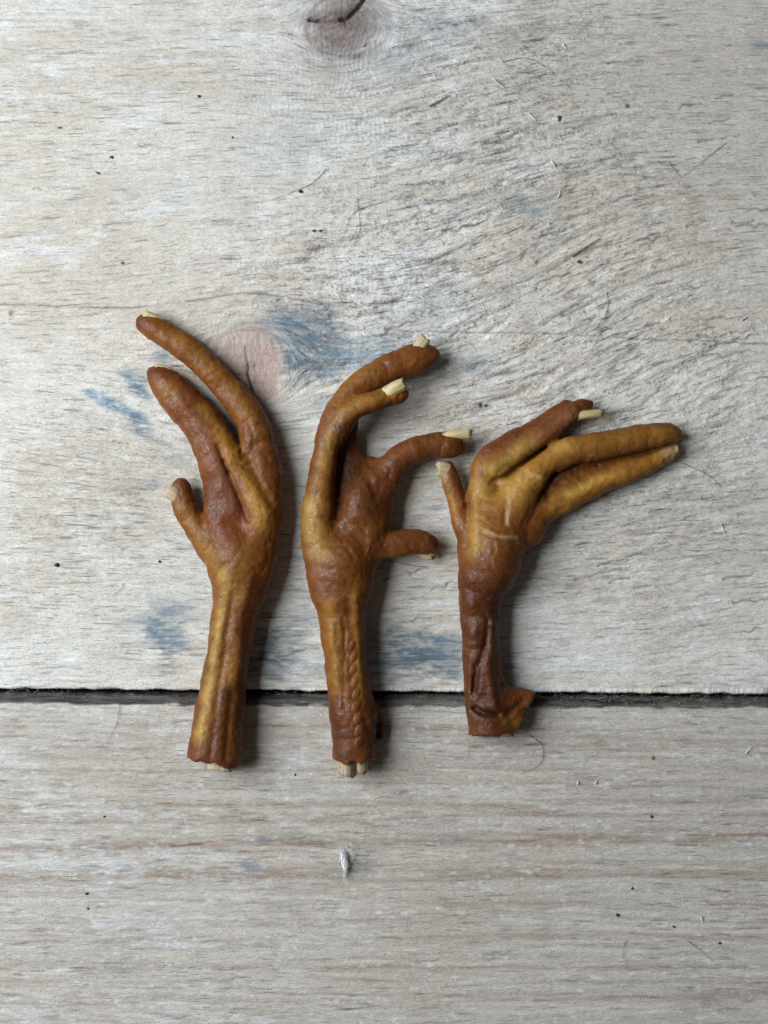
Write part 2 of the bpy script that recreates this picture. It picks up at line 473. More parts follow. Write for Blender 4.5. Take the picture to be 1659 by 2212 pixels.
# lower board: reddish growth lines
for (yy, w, k, sl) in ((1572, 5, .55, .004), (1590, 3, .35, .004), (1612, 3, .3, .0), (1640, 3, .3, -.004), (1668, 4, .4, .0), (1690, 3, .3, .002), (1742, 5, .5, -.006),
                       (1776, 5, .55, -.012), (1828, 8, .75, -.02), (1842, 4, .4, -.02), (1895, 9, .6, -.012), (1912, 4, .35, -.012), (1955, 5, .4, .0), (1990, 4, .3, .0),
                       (2035, 6, .35, -.01), (2088, 6, .4, .0), (2120, 4, .3, .004), (2165, 7, .4, -.01), (2230, 8, .4, 0), (2290, 6, .4, 0)):
    line = yy + sl * (X - 400) + 12 * (lat2(NY, NX, RH, 420, 420, int(yy)) - 0.5) + 4 * (lat2(NY, NX, RH, 60, 200, int(yy) + 1) - 0.5)
    d = Y - line
    lay(np.where(lower, k * np.where(d < 0, np.exp(-(d / (w * 1.9)) ** 2), np.exp(-(d / (w * 0.7)) ** 2)) * np.clip(0.75 + 0.35 * long1 + 0.2 * g_mid, 0, 1.2), 0), srgb(150, 125, 108))
lay(np.where(lower, 0.34 * sstep(0.35, 1.7, 0.9 * long1 + 0.3 * g_mid + 5.0 * (fb_mid - 0.5) + 2.5 * (fb_sm - .5)) * (1 - sstep(350, 1000, X)), 0), srgb(232, 234, 236))
# knots
patch(735, 60, 150, 120, 0, srgb(160, 155, 158), .65, .3, .8, .3)
patch(742, 58, 98, 84, 0, srgb(122, 108, 103), .95, .25, .5, .25)
patch(745, 40, 44, 36, 0, srgb(88, 72, 68), .7, .3, .7, .3)
patch(735, 112, 70, 22, 0, srgb(122, 112, 120), .6, .4, .6, .3)
patch(870, 100, 130, 90, -20, srgb(172, 173, 180), .45, .4, .8, .4)
patch(540, 795, 190, 150, 0, srgb(212, 196, 182), .6, .2, .8, .35)
patch(535, 790, 84, 98, 8, srgb(176, 154, 145), .95, .2, .28, .10)
patch(540, 800, 50, 62, 8, srgb(156, 132, 124), .7, .3, .8, .3)
for kx, ky, rx, ry, an, cc in ((535, 790, 84, 98, 8, srgb(138, 110, 106)), (742, 58, 84, 72, 0, srgb(78, 64, 60))):
    e = ell(kx, ky, rx, ry, an) + 0.10 * (fb_mid - .5) * 2 + 0.05 * (fb_sm - .5) * 2
    lay((.08 if kx < 600 else .22) * (1 - sstep(.95, 1.02, e)) * sstep(.2, 1.0, np.sin(e * 30 + 5 * fb_mid)), cc)
    hgt -= 0.25 * (1 - sstep(.95, 1.02, e)) * sstep(.2, 1.0, np.sin(e * 34))
    lay(0.35 * np.exp(-((e - .97) / .07) ** 2) * sstep(.38, .65, fb_mid) * (X < kx + 40), cc)
rim = np.abs(ell(535, 790, 84, 98, 8) - 1.10 + 0.06 * (fb_mid - .5))
lay(0.5 * np.exp(-(rim / 0.06) ** 2) * (X > 535), srgb(205, 196, 184))
# blue and slate staining
B1 = srgb(108, 130, 144); B2 = srgb(142, 164, 178); B3 = srgb(92, 108, 118); B4 = srgb(106, 132, 154)
for a in ((675, 735, 62, 70, 10, B3, .80), (655, 705, 90, 50, 20, B1, .70), (745, 770, 80, 45, -10, B1, .75), (800, 772, 80, 30, -14, B2, .8), (650, 800, 42, 60, 0, B3, .7),
          (600, 690, 50, 32, 20, B1, .55), (850, 745, 110, 50, 0, srgb(160, 168, 172), .5), (900, 660, 190, 60, -5, srgb(176, 180, 180), .4), (1040, 800, 90, 26, -4, B1, .35),
          (700, 870, 60, 30, 0, B1, .3),
          (278, 890, 85, 17, 30, B4, .85), (200, 852, 24, 13, 20, B4, .9), (240, 868, 60, 14, 27, B2, .7), (310, 935, 50, 20, 25, B1, .6), (300, 830, 26, 44, -30, B1, .6), (345, 770, 30, 26, 0, B1, .45),
          (370, 985, 60, 26, 20, srgb(160, 165, 166), .5), (320, 1045, 40, 8, 0, B1, .5),
          (365, 1330, 70, 34, 0, B1, .45), (350, 1385, 70, 42, 0, B1, .55), (375, 1400, 36, 22, -20, B4, .5),
          (600, 1370, 80, 70, 0, B3, .60), (630, 1425, 80, 50, -10, B1, .65), (590, 1440, 60, 40, 0, B3, .6), (660, 1330, 40, 40, 0, B1, .35),
          (860, 1400, 110, 60, 0, B1, .65), (930, 1430, 80, 46, 0, B3, .65), (860, 1455, 90, 30, 0, B1, .6), (960, 1400, 40, 50, 0, B1, .5),
          (1120, 440, 60, 24, 0, srgb(150, 158, 160), .55), (1160, 455, 40, 12, 0, B1, .4), (1400, 465, 30, 14, 0, B1, .5), (1640, 98, 34, 15, 0, B1, .4), (1180, 60, 80, 20, -15, B1, .25),
          (980, 60, 70, 40, -20, srgb(158, 162, 172), .5), (640, 320, 110, 60, 0, srgb(188, 194, 198), .35),
          (1140, 1500, 60, 20, 0, B1, .3), (1100, 1440, 60, 50, 0, srgb(160, 165, 163), .5)):
    patch(*a[:5], a[5], min(1, a[6] * 1.4), .74, .85, .9)
for a in ((600, 1812, 60, 6, 3, B1, .75), (655, 1806, 60, 5, 2, B3, .75), (560, 1815, 30, 10, 0, B1, .5), (540, 1868, 28, 13, 0, B4, .75), (548, 1880, 25, 6, 0, B1, .6), (772, 1868, 30, 20, 0, B3, .7),
          (740, 1880, 60, 30, 0, srgb(150, 148, 146), .5), (610, 1965, 40, 8, 0, B4, .6), (278, 1875, 26, 7, 0, B1, .6), (292, 1814, 10, 5, 0, B1, .7), (840, 1784, 40, 6, 0, B3, .5), (950, 1775, 40, 8, 0, B3, .4),
          (900, 1815, 80, 8, 0, srgb(140, 146, 146), .5), (960, 1815, 60, 10, 0, B1, .35), (1000, 1960, 60, 10, 0, srgb(140, 140, 140), .4), (260, 2080, 70, 30, 0, srgb(165, 166, 160), .5),
          (1530, 2160, 60, 30, 0, srgb(130, 122, 116), .45), (1620, 1720, 40, 6, 0, B1, .3)):
    patch(*a[:5], a[5], a[6], .85, .8, .8)
# rusty spots in the wood
for a in ((24, 677, 7, 9, 20, .7), (1422, 563, 16, 4, 0, .6), (1410, 425, 40, 6, 0, .4), (1540, 250, 60, 5, 0, .35), (1570, 425, 40, 8, 0, .35)):
    patch(*a[:5], srgb(150, 104, 72), a[5], .5, .6, .3)
# dirt lodged in the fissures and fibre roots
grainv = 1 + 0.045 * g_fine + 0.025 * g_mid + rough * 0.035 * t2 + 0.03 * (fb_sm - .5) * 2
col *= np.clip(grainv, 0.7, 1.25)[..., None]
torn = np.clip(-(0.6 * t1 + 0.6 * t2) - 0.75, 0, 1.6) * rough
lay(np.clip(0.22 * torn, 0, .4), srgb(128, 120, 110))
lay(0.5 * flakes * (0.4 + 0.6 * sstep(.3, .7, fb_mid)), srgb(236, 237, 236))
lay(np.clip(0.78 * TEDGE, 0, .9), srgb(80, 74, 66))
lay(np.clip(0.75 * crkamt, 0, .85), srgb(74, 66, 58))
lay(0.16 * sawmask * sstep(0.2, 0.9, -saw), srgb(120, 112, 104))

WOB = (lat2(NY, NX, RH, 14, 14, 90) - 0.5) * 2
BRK = 0.35 + 0.65 * sstep(0.30, 0.45, lat2(NY, NX, RH, 40, 40, 71))
def fissure(pts, w, depth, c, k=0.9, jit=3.0):
    p = catmull(pts, 10)
    m = 5 * w + jit + 6
    x0, x1 = int(max(0, (p[:, 0].min() - m - X0) / RH)), int(min(NX, (p[:, 0].max() + m - X0) / RH + 1))
    y0, y1 = int(max(0, (p[:, 1].min() - m - Y0) / RH)), int(min(NY, (p[:, 1].max() + m - Y0) / RH + 1))
    w_ = (slice(y0, y1), slice(x0, x1))
    d = poly_dist(X[w_], Y[w_] + jit * WOB[w_], p)
    e = np.exp(-(d / w) ** 2) * BRK[w_]
    hgt[w_] -= depth * e
    mm = np.clip(k * e, 0, 1)[..., None]
    col[w_] = col[w_] * (1 - mm) + c * mm
DK = srgb(52, 44, 40)
fissure([(-140, 655), (60, 659), (180, 664), (300, 664), (370, 655), (450, 645), (520, 634), (600, 640), (660, 652)], 1.5, 3.5, DK, .8, 1.2)
fissure([(600, 646), (650, 652), (700, 656)], 2.0, 3, DK, .7)
fissure([(830, 713), (980, 718), (1130, 720), (1250, 724), (1400, 734), (1520, 736), (1670, 745)], 1.4, 3, DK, .65, 1.2)
fissure([(668, 43), (690, 45), (718, 44), (738, 42)], 3.0, 9, srgb(40, 30, 28), 1, 2)
fissure([(735, 44), (752, 38), (766, 24), (780, 10), (792, -12)], 3.6, 10, srgb(40, 28, 26), 1, 2)
fissure([(742, 40), (748, 58)], 3.0, 5, srgb(70, 44, 38), .8, 2)
fissure([(531, 752), (533, 772), (537, 792), (535, 806), (540, 824), (546, 842)], 2.4, 6, srgb(48, 34, 34), 1, 5)
fissure([(508, 730), (510, 745), (508, 760)], 1.4, 2, srgb(90, 74, 72), .8, 3)
fissure([(548, 735), (541, 762)], 1.4, 2, srgb(90, 74, 72), .8, 3)
fissure([(334, 1822), (380, 1826), (440, 1822)], 1.5, 3, srgb(80, 52, 48), .8)
fissure([(560, 1437), (600, 1425), (650, 1405), (690, 1400)], 1.6, 3, DK, .6)
for i in range(64):
    x = rng.uniform(820, 1640); y = rng.uniform(60, 1440)
    L = rng.uniform(30, 110); a = -0.28 * math.exp(-((x - 1080) / 330) ** 2) - 0.05 + rng.normal() * 0.08
    fissure([(x, y), (x + L * .5, y + L * .5 * math.tan(a) + rng.normal() * 3), (x + L, y + L * math.tan(a))], 1.6, 3.2, srgb(84, 78, 72), .75, 5)
for i in range(40):
    x = rng.uniform(0, 1650); y = rng.uniform(1560, 2200) if i % 2 else rng.uniform(60, 1450)
    L = rng.uniform(20, 80)
    fissure([(x, y), (x + L * .5, y + rng.normal() * 2), (x + L, y + rng.normal() * 3)], 1.3, 2.2, srgb(92, 82, 74), .65, 3)
hgt = np.clip(hgt, -9, 6)

def sample(A, x, y):
    fx = np.clip((x - X0) / RH, 0, NX - 1.001); fy = np.clip((y - Y0) / RH, 0, NY - 1.001)
    ix = fx.astype(int); iy = fy.astype(int); tx = fx - ix; ty = fy - iy
    if A.ndim == 3: tx = tx[..., None]; ty = ty[..., None]
    return (A[iy, ix] * (1 - tx) + A[iy, ix + 1] * tx) * (1 - ty) + (A[iy + 1, ix] * (1 - tx) + A[iy + 1, ix + 1] * tx) * ty

def mirror(v, lo, hi):
    L = hi - lo; t = np.mod(v - lo, 2 * L)
    return lo + np.where(t > L, 2 * L - t, t)

def board(name, ya, yb, edge_a, edge_b, parent, label):
    """one board from ya to yb; edge_* are functions of x giving its long edges (None = plain edge out of view)"""
    xg = np.concatenate([np.linspace(-2400, -60, 60, endpoint=False), np.arange(-60, 1720, RH), np.linspace(1720, 4060, 60)])
    yin_a, yin_b = max(ya, -60), min(yb, 2275)
    yg = np.concatenate([np.linspace(ya, yin_a, 24, endpoint=False) if ya < yin_a else [], np.arange(yin_a, yin_b, RH), np.linspace(yin_b, yb, 24) if yb > yin_b else [yb]])
    XX, YY = np.meshgrid(xg, yg)
    ea = edge_a(xg) if edge_a else np.full_like(xg, ya)
    eb = edge_b(xg) if edge_b else np.full_like(xg, yb)
    wa = np.clip(1 - (YY - ya) / 40, 0, 1); wb = np.clip(1 - (yb - YY) / 40, 0, 1)
    YY = YY + wa * (ea - ya)[None] + wb * (eb - yb)[None]
    sx = mirror(XX, -100, 1750); sy = np.clip(mirror(YY, -100, 2300), ya if edge_a else -100, yb if edge_b else 2300)
    Z = sample(hgt, sx, sy); K = sample(col, sx, sy)
    PT = sample(patchy, sx, sy)
    PS = sample(psi, sx, sy); RO = sample(rough, sx, sy)
    # eased long edges
    for e, R in ([(ea, 27.0)] if edge_a else []) + ([(eb, 6.0)] if edge_b else []):
        d = np.clip(R - np.abs(YY - e[None]), 0, R)
        Z = Z - 0.9 * (R - np.sqrt(np.maximum(R * R - d * d, 0)))
        if R > 10:
            nn = 0.5 + 0.5 * sample(g_fine, sx, sy + 60) * 0.5
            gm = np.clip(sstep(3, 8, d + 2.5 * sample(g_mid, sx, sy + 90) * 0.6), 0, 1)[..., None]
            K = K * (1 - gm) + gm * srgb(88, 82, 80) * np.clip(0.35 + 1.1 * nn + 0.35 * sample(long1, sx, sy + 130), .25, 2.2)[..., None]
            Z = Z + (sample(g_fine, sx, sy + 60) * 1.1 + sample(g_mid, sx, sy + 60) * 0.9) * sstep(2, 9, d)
    T = 200.0                                   # board thickness 29 mm
    rows = [(XX, YY, Z, K)]
    def wall(e, y0row, up):
        s = -1 if up else 1
        zt = (Z[0] if up else Z[-1])
        k0 = K[0] if up else K[-1]
        out = []
        nr = np.random.default_rng(3)
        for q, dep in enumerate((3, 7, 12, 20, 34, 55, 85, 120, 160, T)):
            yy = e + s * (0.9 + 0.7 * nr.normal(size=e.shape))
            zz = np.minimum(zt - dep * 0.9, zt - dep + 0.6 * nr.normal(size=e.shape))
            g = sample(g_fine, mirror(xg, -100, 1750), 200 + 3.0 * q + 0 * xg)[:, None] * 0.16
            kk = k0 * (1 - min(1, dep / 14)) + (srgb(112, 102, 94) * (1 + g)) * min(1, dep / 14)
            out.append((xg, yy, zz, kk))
        return out
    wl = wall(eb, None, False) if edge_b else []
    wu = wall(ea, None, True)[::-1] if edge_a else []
    def st(i): 
        return np.vstack([r[i][None] for r in wu] + [rows[0][i]] + [r[i][None] for r in wl])
    GX, GY, GZ, GK = st(0), st(1), st(2), st(3)
    ny, nx = GX.shape
    vv = to_world(np.stack([GX, GY, GZ], -1).reshape(-1, 3))
    kk = GK.reshape(-1, 3)
    idx = np.arange(ny * nx).reshape(ny, nx)
    iu = [0] * len(wu) + list(range(XX.shape[0])) + [XX.shape[0] - 1] * len(wl)
    gr = np.stack([GX, PS[iu] + (GZ - Z[iu]) * 1.0, RO[iu]], -1).reshape(-1, 3)
    q = np.stack([idx[:-1, :-1], idx[1:, :-1], idx[1:, 1:], idx[:-1, 1:]], -1).reshape(-1, 4)
    # underside and remaining sides from the rim
    rim_t = idx[0]; rim_b = idx[-1]
    base = len(vv)
    x0w, x1w = vv[:, 0].min(), vv[:, 0].max(); yw0, yw1 = vv[:, 1].min(), vv[:, 1].max(); zb = -T * S * 1.02
    extra = np.array([[x0w, yw1, zb], [x1w, yw1, zb], [x1w, yw0, zb], [x0w, yw0, zb]])
    vv = np.vstack([vv, extra]); kk = np.vstack([kk, np.tile(srgb(120, 110, 100), (4, 1))])
    q = np.vstack([q, [[base, base + 1, base + 2, base + 3]]])
    gr = np.vstack([gr, np.zeros((4, 3))]); kk = np.hstack([kk, np.append(PT[iu].reshape(-1), [.5] * 4)[:, None]])
    o = make_mesh(name, vv, q, M_WOOD, parent, kk, grain=gr)
    o['label'] = label
    return o

enz = np.random.default_rng(77)
ecoarse = enz.normal(size=400) ; efine = enz.normal(size=4000)
def edge_up(x):
    xi = np.clip((x + 2500) / 18, 0, 398)
    return 1487 + 0.0075 * x + 1.1 * np.interp(xi, np.arange(400), ecoarse) + 0.22 * np.interp((x + 2500) / 4, np.arange(4000), efine)
def edge_lo(x):
    xi = np.clip((x + 2500) / 18, 0, 398)
    return 1499 + 0.0060 * x + 0.8 * np.interp(xi, np.arange(400), ecoarse[::-1]) + 0.2 * np.interp((x + 2500) / 4, np.arange(4000), efine[::-1])

table = empty('tabletop', (0, 0, 0)); tag(table, kind='structure')
table['label'] = 'pale weathered softwood boards with a narrow dark gap between them'
board('plank', -620, 1487, None, edge_up, table, 'wide upper board with two knots, torn grain and blue stains')
board('plank', 1499, 2900, edge_lo, None, table, 'lower board with straight reddish growth lines')
def box(name, x0, x1, y0, y1, z0, z1, mat, parent):
    v = to_world([(x, y, z) for z in (z0, z1) for y in (y0, y1) for x in (x0, x1)])
    q = [(0, 2, 3, 1), (4, 5, 7, 6), (0, 1, 5, 4), (2, 6, 7, 3), (0, 4, 6, 2), (1, 3, 7, 5)]
    return make_mesh(name, v, q, mat, parent, smooth=False)
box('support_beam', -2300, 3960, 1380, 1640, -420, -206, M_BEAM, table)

def surf_z(x, y):
    return float(sample(hgt, np.array([float(x)]), np.array([float(y)]))[0])

# ------------------------------------------------------------------ distance-field bodies for the feet
VH = 3.0                                        # grid step in layout units (0.43 mm)
class Field:
    def __init__(s, x0, x1, y0, y1, z1):
        s.o = np.array([x0, y0, -9.0]); s.n = (int((x1 - x0) / VH) + 1, int((y1 - y0) / VH) + 1, int((z1 + 9) / VH) + 1)
        s.F = np.full(s.n, 40.0, dtype=np.float32)
        s.ax = [s.o[i] + np.arange(s.n[i]) * VH for i in range(3)]
    def win(s, lo, hi):
        sl = []
        for i in range(3):
            a = int(max(0, math.floor((lo[i] - s.o[i]) / VH))); b = int(min(s.n[i], math.ceil((hi[i] - s.o[i]) / VH) + 1))
            sl.append(slice(a, max(a, b)))
        return tuple(sl)
    def chain(s, pts, k=14.0, sq=0.85, n=5):
        """tapered tube through (x, y, z, r) seen points, blended in with radius k; sq flattens it vertically"""
        s.seen = getattr(s, 'seen', []) + [np.array(pts, dtype=float)]
        P = []
        for (x, y, z, r) in pts:
            a = place(x, y, z); P.append((a[0], a[1], a[2], r * (1 - z / HU)))
        P = catmull(P, n)
        arc = np.concatenate([[0], np.cumsum(np.linalg.norm(np.diff(P[:, :3], axis=0), axis=1))])
        P[:, 3] *= 1 + 0.007 * np.sin(arc / 4.1 + pts[0][0]) + 0.020 * np.sin(arc / 13.3 + pts[0][1]) + 0.014 * np.sin(arc / 7.7 + 2 * pts[0][1])
        m = k + 8
        lo = (P[:, :3] - P[:, 3:4]).min(0) - m; hi = (P[:, :3] + P[:, 3:4]).max(0) + m
        w = s.win(lo, hi)
        G = np.full([q.stop - q.start for q in w], 60.0, dtype=np.float32)
        for a, b in zip(P[:-1], P[1:]):
            rr = max(a[3], b[3]) + m
            l2 = np.minimum(a[:3], b[:3]) - rr; h2 = np.maximum(a[:3], b[:3]) + rr
            v = s.win(l2, h2)
            v = tuple(slice(max(p.start, q.start), min(p.stop, q.stop)) for p, q in zip(v, w))
            if any(p.stop <= p.start for p in v): continue
            gx = (s.ax[0][v[0]] - a[0]).astype(np.float32)[:, None, None]
            gy = (s.ax[1][v[1]] - a[1]).astype(np.float32)[None, :, None]
            gz = ((s.ax[2][v[2]] - a[2]) / sq).astype(np.float32)[None, None, :]
            vx, vy, vz = b[0] - a[0], b[1] - a[1], (b[2] - a[2]) / sq
            L = vx * vx + vy * vy + vz * vz + 1e-6
            t = np.clip((gx * vx + gy * vy + gz * vz) / L, 0, 1)
            d = np.sqrt((gx - t * vx) ** 2 + (gy - t * vy) ** 2 + (gz - t * vz) ** 2) - (a[3] + t * (b[3] - a[3]))
            loc = tuple(slice(p.start - q.start, p.stop - q.start) for p, q in zip(v, w))
            G[loc] = np.minimum(G[loc], d)
        A = s.F[w]
        h = np.clip(0.5 + 0.5 * (A - G) / k, 0, 1)
        s.F[w] = A * (1 - h) + G * h - k * h * (1 - h)
    def relief(s, pts, amp, width, zmin=0.0, n=6):
        """groove (amp > 0) or ridge (amp < 0) running along a seen polyline of (x, y, z)"""
        P = catmull([place(*p) for p in pts], n)
        m = width * 2.5
        lo = P.min(0) - m; hi = P.max(0) + m; lo[2] = max(zmin, -9); hi[2] = 400
        w = s.win(lo, hi)
        gx, gy = np.meshgrid(s.ax[0][w[0]], s.ax[1][w[1]], indexing='ij')
        d = poly_dist(gx.astype(np.float32), gy.astype(np.float32), P)
        zz = s.ax[2][w[2]]
        fade = sstep(zmin, zmin + 12, zz).astype(np.float32)
        s.F[w] += (amp * np.exp(-(d / width) ** 2)).astype(np.float32)[..., None] * fade[None, None, :]
    def creases(s, n, seed):
        """fine folds of shrunken skin: short ones across each limb, longer ones running down it"""
        r = np.random.default_rng(seed)
        for _ in range(n):
            c = s.seen[r.integers(len(s.seen))]
            if len(c) < 3: continue
            i = r.integers(len(c) - 1); f = r.random(); p = c[i] * (1 - f) + c[i + 1] * f
            d = (c[i + 1] - c[i])[:2]; d = d / (np.linalg.norm(d) + 1e-6); nrm = np.array([-d[1], d[0]]); R = p[3]
            if r.random() < .6:
                u = nrm + d * r.normal() * .35; L = R * r.uniform(.45, .95); o = p[:2] + nrm * R * r.uniform(-.5, .5)
            else:
                u = d + nrm * r.normal() * .15; L = R * r.uniform(.6, 1.5); o = p[:2] + nrm * R * r.uniform(-.7, .7)
            b = np.array([-u[1], u[0]]) * L * r.uniform(-.25, .25)
            q = [o - u * L * .5, o + b, o + u * L * .5]
            s.relief([(a[0], a[1], p[2] + R * .7) for a in q], r.uniform(.9, 2.1) * (1 if r.random() < .7 else -.7), r.uniform(2.6, 4.2), p[2])
    def dent(s, x, y, z, amp, r):
        a = np.array(place(x, y, z)); w = s.win(a - 2.6 * r, a + 2.6 * r)
        gx = (s.ax[0][w[0]] - a[0])[:, None, None]; gy = (s.ax[1][w[1]] - a[1])[None, :, None]; gz = (s.ax[2][w[2]] - a[2])[None, None, :]
        s.F[w] += (amp * np.exp(-(gx ** 2 + gy ** 2 + gz ** 2) / (r * r))).astype(np.float32)
    def noise(s, wl, amp, seed):
        r = np.random.default_rng(seed)
        sh = [int(s.n[i] * VH / wl[i]) + 3 for i in range(3)]
        g = r.random(sh).astype(np.float32) - 0.5
        for i in range(3):
            t = np.arange(s.n[i]) * VH / wl[i]; j = t.astype(int); f = (t - j).astype(np.float32); f = f * f * (3 - 2 * f)
            shp = [1, 1, 1]; shp[i] = -1
            g = np.take(g, j, axis=i) * (1 - f.reshape(shp)) + np.take(g, j + 1, axis=i) * f.reshape(shp)
        s.F += amp * 2 * g
    def cut(s, x0, y0, x1, y1, rag, seed, ymin=-1e9):
        """saw the shank off below the line (x0,y0)-(x1,y1), with a ragged skin edge"""
        nx_, ny_ = -(y1 - y0), (x1 - x0); L = math.hypot(nx_, ny_); nx_ /= L; ny_ /= L
        r = np.random.default_rng(seed)
        j = np.interp(s.ax[0], np.linspace(s.ax[0][0], s.ax[0][-1], 40), r.normal(size=40)) * rag
        k = np.interp(s.ax[2], np.linspace(s.ax[2][0], s.ax[2][-1], 14), r.normal(size=14)) * rag
        pl = (s.ax[0][:, None, None] - x0) * nx_ + (s.ax[1][None, :, None] - y0) * ny_ + j[:, None, None] + k[None, None, :]
        pl = np.where(s.ax[1][None, :, None] > ymin, pl, -60)
        s.F = np.maximum(s.F, pl.astype(np.float32))
    def top(s, x, y):
        """height of the skin above layout point (x, y)"""
        i = int(round((x - s.o[0]) / VH)); j = int(round((y - s.o[1]) / VH)); c = s.F[i, j]
        k = np.where(c < 0)[0]
        if not len(k): return 0.0
        k = k[-1]; return s.ax[2][k] + VH * c[k] / (c[k] - c[k + 1])
    def mesh(s):
        s.F = np.maximum(s.F, (0.6 - s.ax[2])[None, None, :].astype(np.float32))      # rests on the boards
        s.F[0] = s.F[-1] = 5; s.F[:, 0] = s.F[:, -1] = 5; s.F[:, :, 0] = s.F[:, :, -1] = 5
        F = s.F; ins = F < 0
        nx, ny, nz = F.shape
        cnt = np.zeros((nx - 1, ny - 1, nz - 1), dtype=np.int8)
        for a in (0, 1):
            for b in (0, 1):
                for c in (0, 1): cnt += ins[a:nx - 1 + a, b:ny - 1 + b, c:nz - 1 + c]
        act = (cnt > 0) & (cnt < 8)
        ci = np.argwhere(act)
        vid = np.full(act.shape, -1, dtype=np.int32); vid[act] = np.arange(len(ci))
        acc = np.zeros((len(ci), 3)); num = np.zeros(len(ci))
        cor = [(a, b, c) for a in (0, 1) for b in (0, 1) for c in (0, 1)]
        val = {c: F[ci[:, 0] + c[0], ci[:, 1] + c[1], ci[:, 2] + c[2]] for c in cor}
        for c in cor:
            for ax in range(3):
                if c[ax]: continue
                e = list(c); e[ax] = 1; e = tuple(e)
                f0, f1 = val[c], val[e]; m = (f0 < 0) != (f1 < 0)
                t = np.where(m, f0 / np.where(m, f0 - f1, 1), 0)
                p = np.tile(np.array(c, dtype=float), (len(ci), 1)); p[:, ax] = t
                acc[m] += p[m]; num[m] += 1
        v = (ci + acc / num[:, None]) * VH + s.o
        quads = []
        for ax in range(3):
            o = [(1, 2), (2, 0), (0, 1)][ax]
            sl0 = [slice(1, -1)] * 3; sl0[ax] = slice(0, -1); sl1 = list(sl0); sl1[ax] = slice(1, None)
            A = ins[tuple(sl0)]; B = ins[tuple(sl1)]
            for flip in (False, True):
                m = (A & ~B) if not flip else (~A & B)
                e = np.argwhere(m)
                if not len(e): continue
                for d in range(3):
                    if d != ax: e[:, d] += 1
                def g(du, dv):
                    k = e.copy(); k[:, o[0]] += du; k[:, o[1]] += dv
                    return vid[k[:, 0], k[:, 1], k[:, 2]]
                qd = np.stack([g(-1, -1), g(0, -1), g(0, 0), g(-1, 0)], -1)
                if flip: qd = qd[:, ::-1]
                quads.append(qd)
        q = np.vstack(quads)
        return v, q[:, ::-1]           # y runs down, so winding flips in world space

class Paint:
    def __init__(s, v, base):
        f = 1 - v[:, 2] / HU
        s.x = (CX + (v[:, 0] - CX) / f).astype(np.float32); s.y = (CY + (v[:, 1] - CY) / f).astype(np.float32); s.z = v[:, 2]
        s.c = np.tile(base, (len(v), 1)).astype(np.float32)
        r = np.random.default_rng(5); g = r.random((90, 130)).astype(np.float32)
        def nz(w):
            a = s.x / w; b = s.y / w; i = a.astype(int); j = b.astype(int); fa = a - i; fb = b - j
            i %= 89; j %= 129
            return (g[i, j] * (1 - fa) + g[i + 1, j] * fa) * (1 - fb) + (g[i, j + 1] * (1 - fa) + g[i + 1, j + 1] * fa) * fb
        s.wx = (nz(17) - .5) * 10 + (nz(6) - .5) * 3; s.wy = (nz(23) - .5) * 10
    def stroke(s, pts, w, c, k=0.8, hard=2.0):
        w = w * 1.18; k = k * 0.88
        P = catmull(pts, 6) if len(pts) > 1 else np.array(pts + pts, dtype=float)
        d = poly_dist(s.x + s.wx, s.y + s.wy, P)
        m = (k * np.exp(-(d / w) ** hard))[:, None].astype(np.float32)
        s.c = s.c * (1 - m) + np.asarray(c) * m

# flesh tones (albedo)
ORANGE = np.array([0.158, 0.050, 0.0085]); OCHRE = np.array([0.285, 0.132, 0.020]); YELLOW = np.array([0.470, 0.275, 0.062])
RED = np.array([0.102, 0.026, 0.0085]); MAROON = np.array([0.040, 0.010, 0.006]); PINK = np.array([0.200, 0.076, 0.042]); BROWN = np.array([0.072, 0.024, 0.007])
PALE = np.array([0.50, 0.36, 0.19])

def skin(F, root, paint, base):
    v, q = F.mesh()
    p = Paint(v, base)
    paint(p)
    w = to_world(v) - np.array(root.location)
    return make_mesh('skin', w, q, M_SKIN, root, p.c)

def rel(root, pts):
    return to_world(pts) - np.array(root.location)

